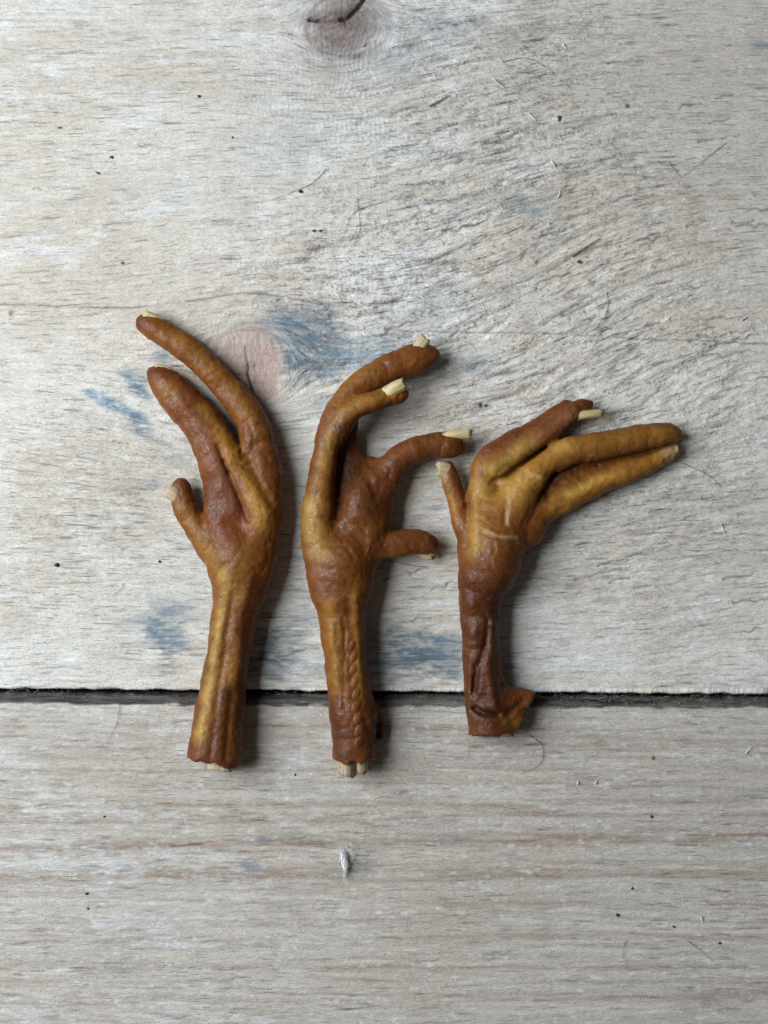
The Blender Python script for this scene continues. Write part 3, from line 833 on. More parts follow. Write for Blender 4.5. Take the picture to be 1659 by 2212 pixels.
def prong(name, root, path, wid, hgt_, mat, seed, ragged=2.0, nseg=14, tipscale=0.9, bend=0.0, facet=0.22):
    """a cut claw or bone stub: faceted stick along a short seen path of (x, y, z), snapped off unevenly at its end"""
    r = np.random.default_rng(seed)
    P = catmull([place(*p) for p in path], 4)
    n = len(P); ring = []
    ph = r.uniform(0, 6.28)
    aa = np.arange(nseg) / nseg * 6.2832
    prof = 1 + facet * (np.sin(2 * aa + ph) * 0.35 + np.sin(3 * aa + 2 * ph) * 0.22 + np.sin(5 * aa + 3 * ph) * 0.12)
    endj = ragged * (1.2 * np.sin(aa + 1.7 * ph) + 0.9 * np.sin(3 * aa + ph) + 0.6 * np.sin(5 * aa + 2.3 * ph))
    d = P[-1] - P[0]; d = d / np.linalg.norm(d)
    for i in range(n):
        t = P[min(i + 1, n - 1)] - P[max(i - 1, 0)]; t = t / np.linalg.norm(t)
        sd = np.cross(t, (0, 0, 1)); sd /= np.linalg.norm(sd); up = np.cross(sd, t)
        f = 1 + (tipscale - 1) * i / (n - 1)
        a = np.arange(nseg) / nseg * 2 * np.pi
        ca, sa = np.cos(a), np.sin(a)
        ca = np.sign(ca) * np.abs(ca) ** 0.85; sa = np.sign(sa) * np.abs(sa) ** 0.85
        pt = P[i] + np.outer(ca * prof * wid * f, sd) + np.outer(sa * prof * hgt_ * f, up)
        if i == n - 1: pt = pt + endj[:, None] * d
        ring.append(pt)
    cen = P[-1] - d * (0.35 * wid)
    V = np.vstack(ring + [P[0][None], cen[None]])
    q = []; tri = []
    for i in range(n - 1):
        for j in range(nseg):
            j2 = (j + 1) % nseg
            q.append((i * nseg + j, i * nseg + j2, (i + 1) * nseg + j2, (i + 1) * nseg + j))
    c0, c1 = n * nseg, n * nseg + 1
    faces = [tuple(f) for f in q] + [(c1, (n - 1) * nseg + j, (n - 1) * nseg + (j + 1) % nseg) for j in range(nseg)] + [(c0, (j + 1) % nseg, j) for j in range(nseg)]
    # local frame so the horn striations follow the length
    from mathutils import Matrix
    W = to_world(V); o0 = to_world(P[0]); dw = to_world(P[-1]) - o0; ang = math.atan2(dw[1], dw[0])
    c, s_ = math.cos(-ang), math.sin(-ang)
    L = W - o0; L = np.stack([L[:, 0] * c - L[:, 1] * s_, L[:, 0] * s_ + L[:, 1] * c, L[:, 2]], -1)
    me = bpy.data.meshes.new(name); me.from_pydata(L.tolist(), [], faces); me.update()
    import bmesh
    bm = bmesh.new(); bm.from_mesh(me); bmesh.ops.recalc_face_normals(bm, faces=bm.faces); bm.to_mesh(me); bm.free()
    for pg in me.polygons: pg.use_smooth = len(pg.vertices) == 4
    me.materials.append(mat)
    ob = bpy.data.objects.new(name, me); C.objects.link(ob)
    ob.parent = root; ob.location = o0 - np.array(root.location); ob.rotation_euler = (0, 0, ang)
    return ob

def foot_root(name, x, y, label):
    r = empty(name, to_world((x, y, 0)))
    tag(r, label, 'chicken foot', 'dried chicken feet in a row')
    return r

# ---------------------------------------------------------------- foot with two long toes bent to the left
r1 = foot_root('dried_chicken_foot', 500, 1150, 'leftmost dried foot, two long toes bending left and a short thumb-like toe')
F = Field(270, 650, 650, 1700, 140)
F.chain([(316, 698, 22, 22), (334, 708, 24, 27), (357, 723, 26, 28), (403, 753, 28, 29), (450, 795, 30, 30), (487, 835, 32, 31), (520, 870, 34, 33), (545, 912, 36, 36), (558, 963, 38, 39), (566, 1010, 40, 43), (568, 1056, 42, 44), (566, 1110, 44, 46), (556, 1165, 46, 48), (546, 1215, 46, 46), (534, 1270, 44, 40)], 14)
F.chain([(330, 804, 18, 13), (347, 816, 26, 28), (364, 834, 30, 37), (382, 854, 34, 40), (416, 892, 36, 42), (450, 940, 38, 44), (470, 988, 40, 46), (483, 1044, 42, 45), (490, 1100, 42, 50), (497, 1160, 44, 52), (505, 1210, 46, 50), (512, 1270, 46, 46)], 12)
F.chain([(391, 1053, 34, 20), (393, 1070, 34, 25), (400, 1096, 34, 26), (418, 1128, 36, 27), (444, 1160, 40, 33), (474, 1195, 44, 42), (500, 1240, 46, 44)], 12)
F.chain([(521, 1215, 50, 66), (520, 1250, 48, 58), (515, 1290, 46, 53), (503, 1345, 45, 49), (495, 1405, 44, 46.5), (486, 1457, 44, 47), (479, 1510, 45, 52), (470, 1580, 46, 57), (464, 1640, 47, 59), (460, 1700, 47, 59)], 20, 0.82)
# knuckle ridge from the middle toe down over the palm
F.chain([(440, 885, 44, 14), (470, 930, 50, 18), (500, 985, 56, 22), (530, 1040, 60, 26), (556, 1090, 62, 29), (560, 1130, 58, 28), (552, 1185, 52, 22)], 18)
F.chain([(532, 960, 20, 14), (530, 985, 26, 22), (535, 1020, 34, 30)], 14)
F.relief([(472, 965, 60), (487, 1000, 60), (503, 1040, 60), (522, 1085, 60), (540, 1125, 60)], 6, 6, 20)
F.relief([(484, 995, 60), (496, 1022, 60)], 6, 4, 20)
F.relief([(560, 960, 40), (545, 985, 40), (560, 1040, 60), (588, 1090, 50)], 5, 9, 20)
F.dent(470, 1090, 75, 9, 26); F.dent(455, 1040, 70, 6, 20); F.dent(500, 1130, 80, 5, 18)
F.relief([(372, 860, 50), (400, 905, 50), (430, 950, 55)], 2.5, 6, 20)
# shank: tendons and furrows
F.relief([(483, 1255, 80), (473, 1330, 80), (462, 1420, 80), (447, 1510, 80), (432, 1600, 80), (425, 1640, 80)], -3.5, 11, 30)
F.relief([(504, 1290, 80), (494, 1350, 80), (484, 1420, 80), (470, 1500, 80), (462, 1580, 80), (455, 1640, 80)], 4, 7, 30)
F.relief([(520, 1380, 80), (512, 1440, 80), (506, 1475, 80)], -5, 14, 30)
F.relief([(545, 1250, 70), (530, 1300, 70), (520, 1350, 70)], -3, 10, 30)
F.relief([(500, 1500, 80), (492, 1580, 80), (488, 1640, 80)], 4, 6, 30)
F.relief([(468, 1250, 80), (480, 1225, 80), (500, 1215, 80)], 3, 5, 30)
F.creases(70, 101)
F.cut(395, 1624, 525, 1652, 3.2, 3)
F.dent(470, 1652, 48, 22, 26)
F.noise((46, 60, 40), 1.8, 1); F.noise((18, 24, 18), 0.9, 2); F.noise((7, 7, 7), 1.15, 3)
def p1(p):
    p.stroke([(310, 700), (403, 753), (487, 835), (540, 900)], 34, ORANGE * 1.08, .8)
    p.stroke([(345, 715), (390, 735), (440, 775), (500, 840), (555, 930)], 13, OCHRE * 0.9, .5)
    p.stroke([(296, 682), (302, 700)], 12, MAROON * 1.4, .8)
    p.stroke([(318, 800), (350, 806)], 13, MAROON * 1.2, .8)
    p.stroke([(345, 815), (385, 850), (420, 890)], 26, RED * 1.2, .6)
    p.stroke([(420, 905), (455, 970), (475, 1040), (480, 1090)], 34, RED * 1.35, .75)
    p.stroke([(430, 920), (462, 990), (500, 1060), (520, 1100)], 20, PINK, .45)
    p.stroke([(465, 1060), (470, 1110)], 28, RED * .85, .55)
    p.stroke([(355, 838), (368, 852)], 16, OCHRE, .5)
    p.stroke([(440, 880), (478, 945), (505, 990)], 11, OCHRE, .6)
    p.stroke([(478, 940), (505, 985), (535, 1040), (560, 1095), (563, 1135)], 17, OCHRE * 1.08, .85)
    p.stroke([(548, 1075), (565, 1110)], 12, YELLOW, .5)
    p.stroke([(545, 930), (562, 985), (580, 1060)], 18, ORANGE * .8, .6)
    p.stroke([(555, 918)], 6, MAROON * .6, .9)
    p.stroke([(391, 1042), (394, 1056)], 15, RED * 1.1, .6)
    p.stroke([(385, 1080), (405, 1120), (430, 1160), (455, 1210)], 15, OCHRE * .85, .6)
    p.stroke([(480, 1130), (500, 1165)], 26, RED * 1.35, .55)
    p.stroke([(445, 1200), (480, 1210), (520, 1195)], 20, OCHRE * .8, .45)
    p.stroke([(478, 1245), (490, 1270), (480, 1330), (468, 1400), (455, 1470), (442, 1540), (432, 1590)], 13, YELLOW * .78, .9)
    p.stroke([(520, 1225), (525, 1255), (512, 1290)], 12, OCHRE, .6)
    p.stroke([(515, 1390), (508, 1440), (500, 1470)], 14, OCHRE * .9, .8)
    p.stroke([(500, 1280), (488, 1350), (480, 1420)], 6, RED * .8, .7)
    p.stroke([(545, 1260), (530, 1330), (525, 1400), (522, 1480), (515, 1560)], 16, RED * .75, .75)
    p.stroke([(480, 1500), (470, 1570), (462, 1630)], 14, RED * .7, .7)
    p.stroke([(500, 1480), (496, 1560), (490, 1640)], 12, BROWN, .6)
    p.stroke([(415, 1600), (410, 1632)], 10, BROWN * 1.1, .5)
    p.stroke([(405, 1640), (460, 1650), (523, 1655)], 9, MAROON * 1.5, .6)
    p.stroke([(456, 1380), (440, 1460), (422, 1545), (407, 1620)], 5, RED * .8, .6)
skin(F, r1, p1, ORANGE)
prong('claw', r1, [(356, 705, 26), (335, 690, 30), (312, 679, 32)], 13, 11, M_CLAWP, 1, 3, tipscale=.75)
prong('claw', r1, [(380, 816, 34), (360, 800, 36), (334, 792, 34)], 11, 9, M_CLAWP, 2, 2, tipscale=.6)
prong('claw', r1, [(386, 1072, 40), (374, 1065, 42), (362, 1060, 42)], 17, 13, M_CLAWP, 3, 2, tipscale=.8)
prong('bone', r1, [(480, 1600, 44), (476, 1640, 44), (473, 1664, 46)], 31, 30, M_BONE, 4, 1.6, nseg=28, tipscale=.95)

# ---------------------------------------------------------------- foot curled like a letter F
r2 = foot_root('dried_chicken_foot', 745, 1180, 'middle dried foot, toes curled to the right over a dark hollow palm')
F = Field(625, 1040, 700, 1700, 170)
F.chain([(930, 768, 44, 21), (914, 772, 46, 30), (893, 777, 48, 34), (866, 785, 50, 33), (815, 808, 52, 30), (773, 836, 54, 28), (743, 868, 58, 27), (722, 905, 60, 28), (708, 950, 60, 29)], 10)
F.chain([(866, 851, 76, 17), (854, 854, 78, 22), (838, 857, 80, 22), (808, 868, 82, 23), (776, 878, 84, 23), (750, 898, 82, 22), (728, 932, 76, 23)], 7)
F.chain([(742, 905, 70, 24), (724, 935, 66, 27), (709, 972, 64, 30), (699, 1020, 62, 32), (692, 1065, 58, 34), (687, 1110, 54, 38), (690, 1160, 52, 40), (699, 1210, 50, 41), (712, 1262, 48, 42)], 16)
F.chain([(800, 1003, 22, 18), (825, 1010, 28, 22)], 10)
F.chain([(750, 912, 40, 24), (744, 940, 32, 29), (748, 970, 28, 30), (756, 1005, 27, 36), (762, 1040, 28, 44), (770, 1090, 32, 54), (768, 1140, 38, 60), (756, 1190, 42, 62), (742, 1240, 46, 64)], 14, 0.62)
F.chain([(782, 1062, 46, 36), (780, 1092, 56, 40), (770, 1124, 54, 38)], 18)
F.chain([(812, 1045, 40, 34), (806, 1095, 44, 36), (798, 1135, 46, 36)], 20)
F.chain([(980, 963, 40, 24), (966, 962, 40, 29), (932, 962, 40, 28), (888, 977, 40, 29), (856, 997, 40, 31), (836, 1035, 40, 30), (824, 1080, 40, 28), (814, 1125, 42, 32), (795, 1170, 44, 42)], 12)
F.chain([(939, 1177, 40, 10), (926, 1174, 40, 20), (908, 1171, 40, 26), (880, 1172, 42, 28), (850, 1176, 44, 29), (815, 1181, 46, 32), (775, 1195, 46, 44)], 10)
F.chain([(738, 1215, 50, 68), (736, 1262, 48, 63), (738, 1300, 46, 57), (740, 1345, 45, 51), (746, 1415, 44, 47), (752, 1470, 45, 46.5), (759, 1516, 46, 49), (764, 1560, 46, 49), (766, 1610, 45, 47), (766, 1680, 44, 45)], 20, 0.85)
F.chain([(806, 1530, 30, 14), (818, 1565, 26, 13), (820, 1590, 24, 10)], 8)
F.relief([(738, 985, 40), (732, 1030, 40), (730, 1075, 50), (732, 1120, 60)], 5, 9, 20)
F.dent(756, 990, 62, 12, 30); F.dent(742, 1030, 70, 7, 22)
F.relief([(775, 1015, 60), (802, 1042, 60), (812, 1075, 60)], 3, 8, 20)
F.relief([(738, 1080, 80), (748, 1125, 80), (790, 1140, 80)], 4, 9, 30)
F.relief([(742, 1335, 90), (744, 1400, 90), (742, 1470, 90), (745, 1530, 90)], 2.5, 5, 40)
F.relief([(715, 1360, 90), (722, 1420, 90), (728, 1480, 90)], -3.5, 10, 40)
F.relief([(770, 1290, 90), (773, 1360, 90), (776, 1430, 90), (782, 1500, 90)], -5, 10, 40)
F.relief([(752, 1300, 90), (755, 1360, 90)], 2.5, 7, 40)
F.relief([(790, 1555, 60), (806, 1600, 50)], 4, 6, 10)
F.creases(80, 102)
F.cut(726, 1634, 800, 1628, 3.6, 5)
F.noise((46, 60, 40), 1.8, 11); F.noise((18, 24, 18), 0.9, 12); F.noise((7, 7, 7), 1.15, 13)
def p2(p):
    p.stroke([(935, 765), (880, 780), (820, 800), (770, 835)], 32, ORANGE * 1.05, .8)
    p.stroke([(940, 768), (925, 790)], 18, RED * 1.15, .7)
    p.stroke([(800, 785), (760, 820), (725, 870)], 13, OCHRE * .9, .6)
    p.stroke([(850, 850), (800, 862), (755, 885), (722, 930), (705, 980), (692, 1040), (680, 1100)], 13, OCHRE * 1.02, .85)
    p.stroke([(735, 890), (712, 940), (698, 1000)], 7, YELLOW * .75, .45)
    p.stroke([(865, 868), (820, 882), (790, 893)], 9, RED, .6)
    p.stroke([(670, 1090), (672, 1140), (685, 1190)], 17, YELLOW * .82, .8)
    p.stroke([(700, 1150), (706, 1190)], 14, OCHRE, .6)
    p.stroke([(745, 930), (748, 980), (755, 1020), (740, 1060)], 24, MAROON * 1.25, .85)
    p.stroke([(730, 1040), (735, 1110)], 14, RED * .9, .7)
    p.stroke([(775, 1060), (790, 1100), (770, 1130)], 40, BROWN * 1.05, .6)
    p.stroke([(768, 1095)], 22, ORANGE, .4)
    p.stroke([(985, 965), (930, 965), (880, 985), (840, 1030), (825, 1090)], 32, RED * .95, .75)
    p.stroke([(960, 942), (900, 958), (850, 985)], 9, ORANGE * 1.0, .6)
    p.stroke([(930, 1172), (880, 1172), (830, 1180)], 26, RED * 1.1, .65)
    p.stroke([(870, 1195), (820, 1200)], 9, OCHRE * .8, .5)
    p.stroke([(945, 1176), (932, 1170)], 9, MAROON * 1.3, .7)
    p.stroke([(745, 1160), (760, 1200), (750, 1250)], 36, ORANGE * .95, .6)
    p.stroke([(690, 1240), (695, 1290)], 17, PINK * .9, .6)
    p.stroke([(712, 1300), (715, 1370), (722, 1430), (728, 1480)], 14, OCHRE * .95, .8)
    p.stroke([(768, 1260), (772, 1330), (775, 1420), (780, 1500)], 11, OCHRE * 1.0, .75)
    p.stroke([(742, 1300), (744, 1400), (748, 1500)], 9, ORANGE * .9, .6)
    p.stroke([(725, 1540), (730, 1600), (735, 1635)], 18, MAROON * 1.3, .75)
    p.stroke([(745, 1520), (755, 1590), (760, 1630)], 14, RED * .9, .6)
    p.stroke([(800, 1520), (808, 1570), (800, 1620)], 16, BROWN * .8, .75)
    p.stroke([(782, 1530), (785, 1600)], 14, RED * .9, .5)
    p.stroke([(826, 1560), (826, 1600)], 10, MAROON * .6, .8)
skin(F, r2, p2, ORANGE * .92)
prong('claw', r2, [(886, 776, 52), (908, 747, 58), (920, 730, 58)], 14, 11, M_CLAWP, 11, 1.5, nseg=20)
prong('claw', r2, [(826, 856, 82), (853, 838, 92), (874, 829, 92)], 14, 11, M_CLAW, 12, 1.8, nseg=20)
prong('claw', r2, [(942, 954, 42), (980, 939, 50), (1019, 937, 50)], 12, 10, M_CLAW, 13, 1.5, nseg=20, tipscale=.95)
prong('claw', r2, [(905, 1190, 32), (920, 1200, 30), (938, 1203, 28)], 10, 7, M_CLAWP, 14, 4, tipscale=.7)
prong('bone', r2, [(750, 1590, 44), (751, 1640, 44), (750, 1672, 44)], 23, 27, M_BONE, 15, 2.2, nseg=28, tipscale=.94)
prong('bone', r2, [(780, 1600, 46), (782, 1640, 46), (783, 1664, 46)], 14, 22, M_BONE, 16, 3, nseg=14, tipscale=.9)
# the row of overlapping scutes down the shank
for i in range(9):
    t = i / 8.0
    cx = 760 + 17 * t + 1.5 * math.sin(i * 2.1); cy = 1394 + 210 * t
    rx, ry = 7.0 + 4.0 * t, 13.5 + 2.5 * t
    th = math.radians(-(24 + 6 * t)); nr, nc = 5, 12
    def on_skin(x, y, lift):
        q = place(x, y, 86)
        return (q[0], q[1], np.mean([F.top(q[0] + dx, q[1] + dy) for dx in (-3, 0, 3) for dy in (-3, 0, 3)]) + lift)
    V = [on_skin(cx, cy, 2.6)]; q = []
    for a in range(1, nr + 1):
        f = a / nr
        for b in range(nc):
            an = b / nc * 2 * math.pi
            ux, uy = rx * f * math.cos(an), ry * f * math.sin(an)
            xx = cx + ux * math.cos(th) + uy * math.sin(th); yy = cy - ux * math.sin(th) + uy * math.cos(th)
            V.append(on_skin(xx, yy, 2.6 * math.sqrt(max(0, 1 - f * f)) - 0.5 * f))
    fc = [(0, 1 + b, 1 + (b + 1) % nc) for b in range(nc)]
    for a in range(nr - 1):
        for b in range(nc):
            fc.append((1 + a * nc + b, 1 + (a + 1) * nc + b, 1 + (a + 1) * nc + (b + 1) % nc, 1 + a * nc + (b + 1) % nc))
    me = bpy.data.meshes.new('scale'); me.from_pydata(rel(r2, V).tolist(), [], fc); me.update()
    import bmesh
    bm = bmesh.new(); bm.from_mesh(me); bmesh.ops.recalc_face_normals(bm, faces=bm.faces); bm.to_mesh(me); bm.free()
    for pg in me.polygons: pg.use_smooth = True
    a_ = me.color_attributes.new('col', 'FLOAT_COLOR', 'POINT')
    cc = ORANGE * (1.12 - .35 * t) + PINK * .12
    for d in a_.data: d.color = (*cc, 1)
    me.materials.append(M_SKIN)
    so = bpy.data.objects.new('scale', me); C.objects.link(so); so.parent = r2

# ---------------------------------------------------------------- small foot pointing right
r3 = foot_root('dried_chicken_foot', 1050, 1200, 'rightmost and shortest dried foot, toes pointing right above a dark red shank')
F = Field(925, 1500, 845, 1610, 150)
F.chain([(966, 1010, 36, 16), (971, 1030, 36, 19), (979, 1057, 36, 20), (988, 1087, 36, 22), (998, 1117, 38, 25), (1011, 1152, 40, 28), (1024, 1195, 42, 34)], 9)
F.chain([(1272, 874, 34, 10), (1250, 880, 40, 17), (1226, 899, 46, 22), (1169, 942, 56, 23), (1111, 983, 64, 24), (1072, 1012, 66, 21)], 6)
F.chain([(1225, 878, 28, 14), (1190, 905, 28, 20), (1140, 937, 30, 24), (1092, 966, 32, 29), (1056, 1000, 34, 33), (1047, 1045, 38, 33), (1042, 1095, 42, 36), (1040, 1150, 44, 42)], 9)
F.chain([(1456, 938, 34, 18), (1438, 938, 36, 26), (1386, 949, 40, 31), (1317, 961, 46, 32), (1248, 971, 52, 32), (1214, 983, 54, 31), (1172, 1008, 54, 31), (1136, 1045, 52, 38), (1112, 1090, 50, 46), (1096, 1150, 48, 48)], 10)
F.chain([(1456, 974, 22, 14), (1438, 982, 24, 20), (1396, 1001, 26, 24), (1334, 1023, 28, 28), (1266, 1050, 30, 31), (1212, 1078, 32, 33), (1168, 1106, 36, 34), (1132, 1145, 42, 42)], 6)
F.chain([(1076, 1110, 46, 50), (1074, 1150, 48, 62), (1066, 1195, 48, 68), (1054, 1232, 46, 62), (1044, 1262, 44, 54), (1038, 1292, 42, 47), (1038, 1330, 41, 43), (1040, 1371, 40, 42), (1041, 1428, 40, 42), (1046, 1476, 41, 44), (1050, 1523, 42, 47), (1060, 1570, 42, 48), (1064, 1640, 42, 48)], 16, 0.85)
F.chain([(1070, 1508, 40, 36), (1100, 1512, 38, 28), (1122, 1511, 36, 24), (1140, 1510, 36, 22)], 9)
F.chain([(1075, 1550, 38, 38), (1100, 1550, 36, 32), (1122, 1552, 34, 28)], 10)
F.chain([(1165, 978, 26, 18), (1130, 1003, 32, 24), (1092, 1034, 38, 30)], 8)
F.chain([(1195, 1055, 26, 26), (1260, 1015, 22, 24), (1340, 988, 20, 20), (1400, 972, 18, 18), (1446, 957, 18, 14)], 6, .9)
# toe creases, scars and wrinkles
F.relief([(1062, 1042, 70), (1090, 1030, 70), (1130, 1000, 70), (1180, 965, 70)], 5, 6, 30)
F.relief([(1180, 1075, 40), (1215, 1035, 40), (1260, 1015, 40), (1330, 992, 40), (1400, 975, 40), (1455, 956, 40)], 5, 6, 8)
F.relief([(1180, 1080, 40), (1186, 1045, 50), (1200, 1020, 60)], 4, 7, 20)
F.relief([(1104, 1082, 95), (1098, 1110, 95), (1098, 1132, 95)], -1.6, 3.2, 50)
F.relief([(1095, 1078, 95), (1090, 1110, 95), (1090, 1130, 95)], 2.5, 4, 50)
F.relief([(1040, 1140, 95), (1075, 1155, 95), (1120, 1163, 95)], -2.2, 4, 50)
F.relief([(1042, 1150, 95), (1075, 1165, 95), (1115, 1172, 95)], 3, 5, 50)
F.relief([(1155, 1020, 90), (1172, 1028, 90)], -2, 4, 40)
F.relief([(1030, 1090, 90), (1028, 1140, 90), (1022, 1200, 90)], -4, 10, 40)
F.relief([(1012, 1090, 80), (1012, 1140, 80), (1010, 1180, 80)], 4, 7, 30)
F.relief([(1000, 1262, 70), (1020, 1278, 80), (1050, 1290, 80)], 4, 7, 30)
F.relief([(996, 1318, 70), (1020, 1335, 80), (1048, 1330, 80)], 3, 8, 30)
F.relief([(998, 1395, 70), (1020, 1405, 80), (1048, 1400, 80)], 4.5, 7, 30)
F.relief([(1055, 1340, 80), (1052, 1375, 80), (1048, 1400, 80), (1035, 1440, 80), (1026, 1490, 70)], 6, 6, 25)
F.relief([(1028, 1440, 80), (1024, 1500, 70)], 6, 6, 25)
F.relief([(1065, 1350, 80), (1064, 1390, 80), (1056, 1440, 80), (1062, 1480, 80), (1068, 1520, 80)], -5, 9, 25)
F.dent(1020, 1370, 78, -6, 14); F.dent(1018, 1305, 80, -5, 14); F.dent(1060, 1345, 76, -4, 10)
F.relief([(1026, 1530, 60), (1045, 1540, 70), (1075, 1543, 60)], 13, 6, 15)
F.dent(1040, 1510, 80, 7, 14); F.dent(1085, 1480, 60, 5, 12)
F.relief([(1090, 1545, 50), (1115, 1525, 50), (1128, 1515, 50)], 5, 7, 10)
F.creases(80, 103)
F.cut(1010, 1580, 1110, 1576, 2.5, 9)
F.cut(1106, 1584, 1149, 1498, 2.5, 10, 1440)
F.dent(1126, 1540, 34, 10, 16)
F.noise((46, 60, 40), 2.6, 21); F.noise((20, 26, 20), 1.3, 22); F.noise((7, 7, 7), 1.0, 23)
def p3(p):
    p.stroke([(1075, 1060), (1110, 1060), (1140, 1040)], 50, OCHRE * 1.08, .85)
    p.stroke([(1130, 1030), (1105, 1065)], 22, YELLOW * .95, .75)
    p.stroke([(1035, 1050), (1032, 1110), (1026, 1170), (1020, 1200)], 16, YELLOW * .85, .85)
    p.stroke([(1030, 1000), (1040, 1040)], 16, OCHRE, .6)
    p.stroke([(1070, 1020), (1110, 985), (1150, 955)], 15, YELLOW * .85, .8)
    p.stroke([(1160, 950), (1210, 915), (1240, 890)], 12, PINK * 1.25, .7)
    p.stroke([(1045, 975), (1100, 940), (1160, 912), (1220, 872)], 13, RED * 1.1, .8)
    p.stroke([(1235, 866), (1275, 868)], 10, RED * .9, .7)
    p.stroke([(1160, 1000), (1210, 972), (1260, 962)], 20, OCHRE * 1.05, .85)
    p.stroke([(1205, 968), (1235, 962)], 13, YELLOW, .6)
    p.stroke([(1260, 960), (1330, 948), (1400, 935), (1450, 925)], 20, OCHRE * .88, .8)
    p.stroke([(1400, 918), (1450, 915), (1465, 930)], 9, BROWN * 1.4, .5)
    p.stroke([(1200, 1045), (1250, 1015), (1330, 990), (1450, 955)], 9, ORANGE * .8, .9)
    p.stroke([(1200, 1100), (1266, 1060), (1334, 1030), (1400, 1002), (1450, 975)], 20, OCHRE * 1.02, .85)
    p.stroke([(1230, 1068), (1290, 1042), (1320, 1028)], 9, YELLOW * 1.2, .6)
    p.stroke([(1440, 980), (1458, 970)], 12, PALE, .7)
    p.stroke([(1180, 1050), (1170, 1090), (1160, 1120)], 12, ORANGE * 1.0, .6)
    p.stroke([(968, 1005), (985, 1030), (1000, 1070), (1008, 1100)], 12, RED * 1.3, .75)
    p.stroke([(962, 1040), (978, 1085), (990, 1130)], 9, OCHRE * 1.05, .7)
    p.stroke([(955, 1005), (960, 1025)], 9, PALE, .5)
    p.stroke([(1060, 1130), (1110, 1140), (1140, 1150)], 30, ORANGE * 1.15, .6)
    p.stroke([(1104, 1082), (1098, 1108), (1097, 1132)], 3.4, PALE, .62)
    p.stroke([(1045, 1148), (1080, 1158), (1118, 1163)], 3.0, PALE, .55)
    p.stroke([(1072, 1172), (1068, 1200), (1064, 1228)], 2.4, PALE, .5)
    p.stroke([(1150, 1028), (1172, 1032)], 3, PALE, .5)
    p.stroke([(1000, 1225), (1040, 1225), (1090, 1220)], 26, RED * 1.3, .8)
    p.stroke([(1140, 1170), (1115, 1225), (1095, 1260)], 14, ORANGE * .85, .6)
    p.stroke([(1000, 1262), (1040, 1270), (1080, 1275)], 24, RED * .95, .9)
    p.stroke([(1040, 1300), (1040, 1360), (1042, 1430), (1045, 1500), (1060, 1560)], 52, RED * .66, .95, 4)
    p.stroke([(1060, 1290), (1065, 1330), (1050, 1390)], 14, MAROON, .7)
    p.stroke([(1030, 1430), (1024, 1490)], 8, MAROON * .9, .8)
    p.stroke([(1030, 1532), (1070, 1543)], 7, MAROON * .5, .9)
    p.stroke([(1068, 1370), (1066, 1420), (1062, 1470), (1068, 1515)], 10, BROWN * 1.2, .6)
    p.stroke([(1040, 1500)], 14, MAROON * 1.0, .6)
    p.stroke([(1090, 1500), (1130, 1505)], 18, RED * .85, .7)
    p.stroke([(1128, 1520), (1118, 1545)], 9, ORANGE * .95, .6)
    p.stroke([(1090, 1560), (1112, 1570)], 12, OCHRE * .9, .6)
    p.stroke([(1008, 1500), (1015, 1560)], 9, BROWN * 1.3, .5)
skin(F, r3, p3, ORANGE)
prong('claw', r3, [(1222, 902, 46), (1262, 896, 48), (1304, 892, 44)], 12, 10, M_CLAW, 21, 2.5, nseg=20, tipscale=.75)
prong('claw', r3, [(968, 1018, 40), (958, 1014, 42), (946, 1012, 42)], 15, 11, M_CLAWP, 22, 3, tipscale=.9)
prong('claw', r3, [(1440, 985, 28), (1452, 977, 30), (1464, 968, 30)], 12, 9, M_CLAWP, 23, 2.5, tipscale=.7)
prong('bone', r3, [(1090, 1545, 40), (1100, 1562, 40), (1107, 1577, 38)], 15, 14, M_BONE, 24, 3, tipscale=.7)

# ------------------------------------------------------------------ litter on the boards
def thread(name, pts, rad, mat, label, cat='hair', group=None, lift=3.0, kind=None, taper=0.35):
    P = catmull(pts, 7)
    path = []
    for i, (x, y) in enumerate(P[:, :2]):
        path.append((x, y, max(surf_z(x, y), 0) + rad + lift * abs(math.sin(i * 0.7 + x)) * 0.6 + 0.6))
    path = np.array(path); n = len(path); V = []; q = []
    for i in range(n):
        t = path[min(i + 1, n - 1)] - path[max(i - 1, 0)]; t /= np.linalg.norm(t) + 1e-9
        s_ = np.cross(t, (0, 0, 1)); s_ /= np.linalg.norm(s_) + 1e-9; u = np.cross(s_, t)
        r = rad * (1 - (1 - taper) * i / (n - 1))
        for a in range(5): V.append(path[i] + r * (math.cos(a * 1.2566) * s_ + math.sin(a * 1.2566) * u))
    for i in range(n - 1):
        for a in range(5): q.append((i * 5 + a, i * 5 + (a + 1) % 5, (i + 1) * 5 + (a + 1) % 5, (i + 1) * 5 + a))
    o = make_mesh(name, to_world(V), np.array(q), mat)
    return tag(o, label, cat, group, kind)

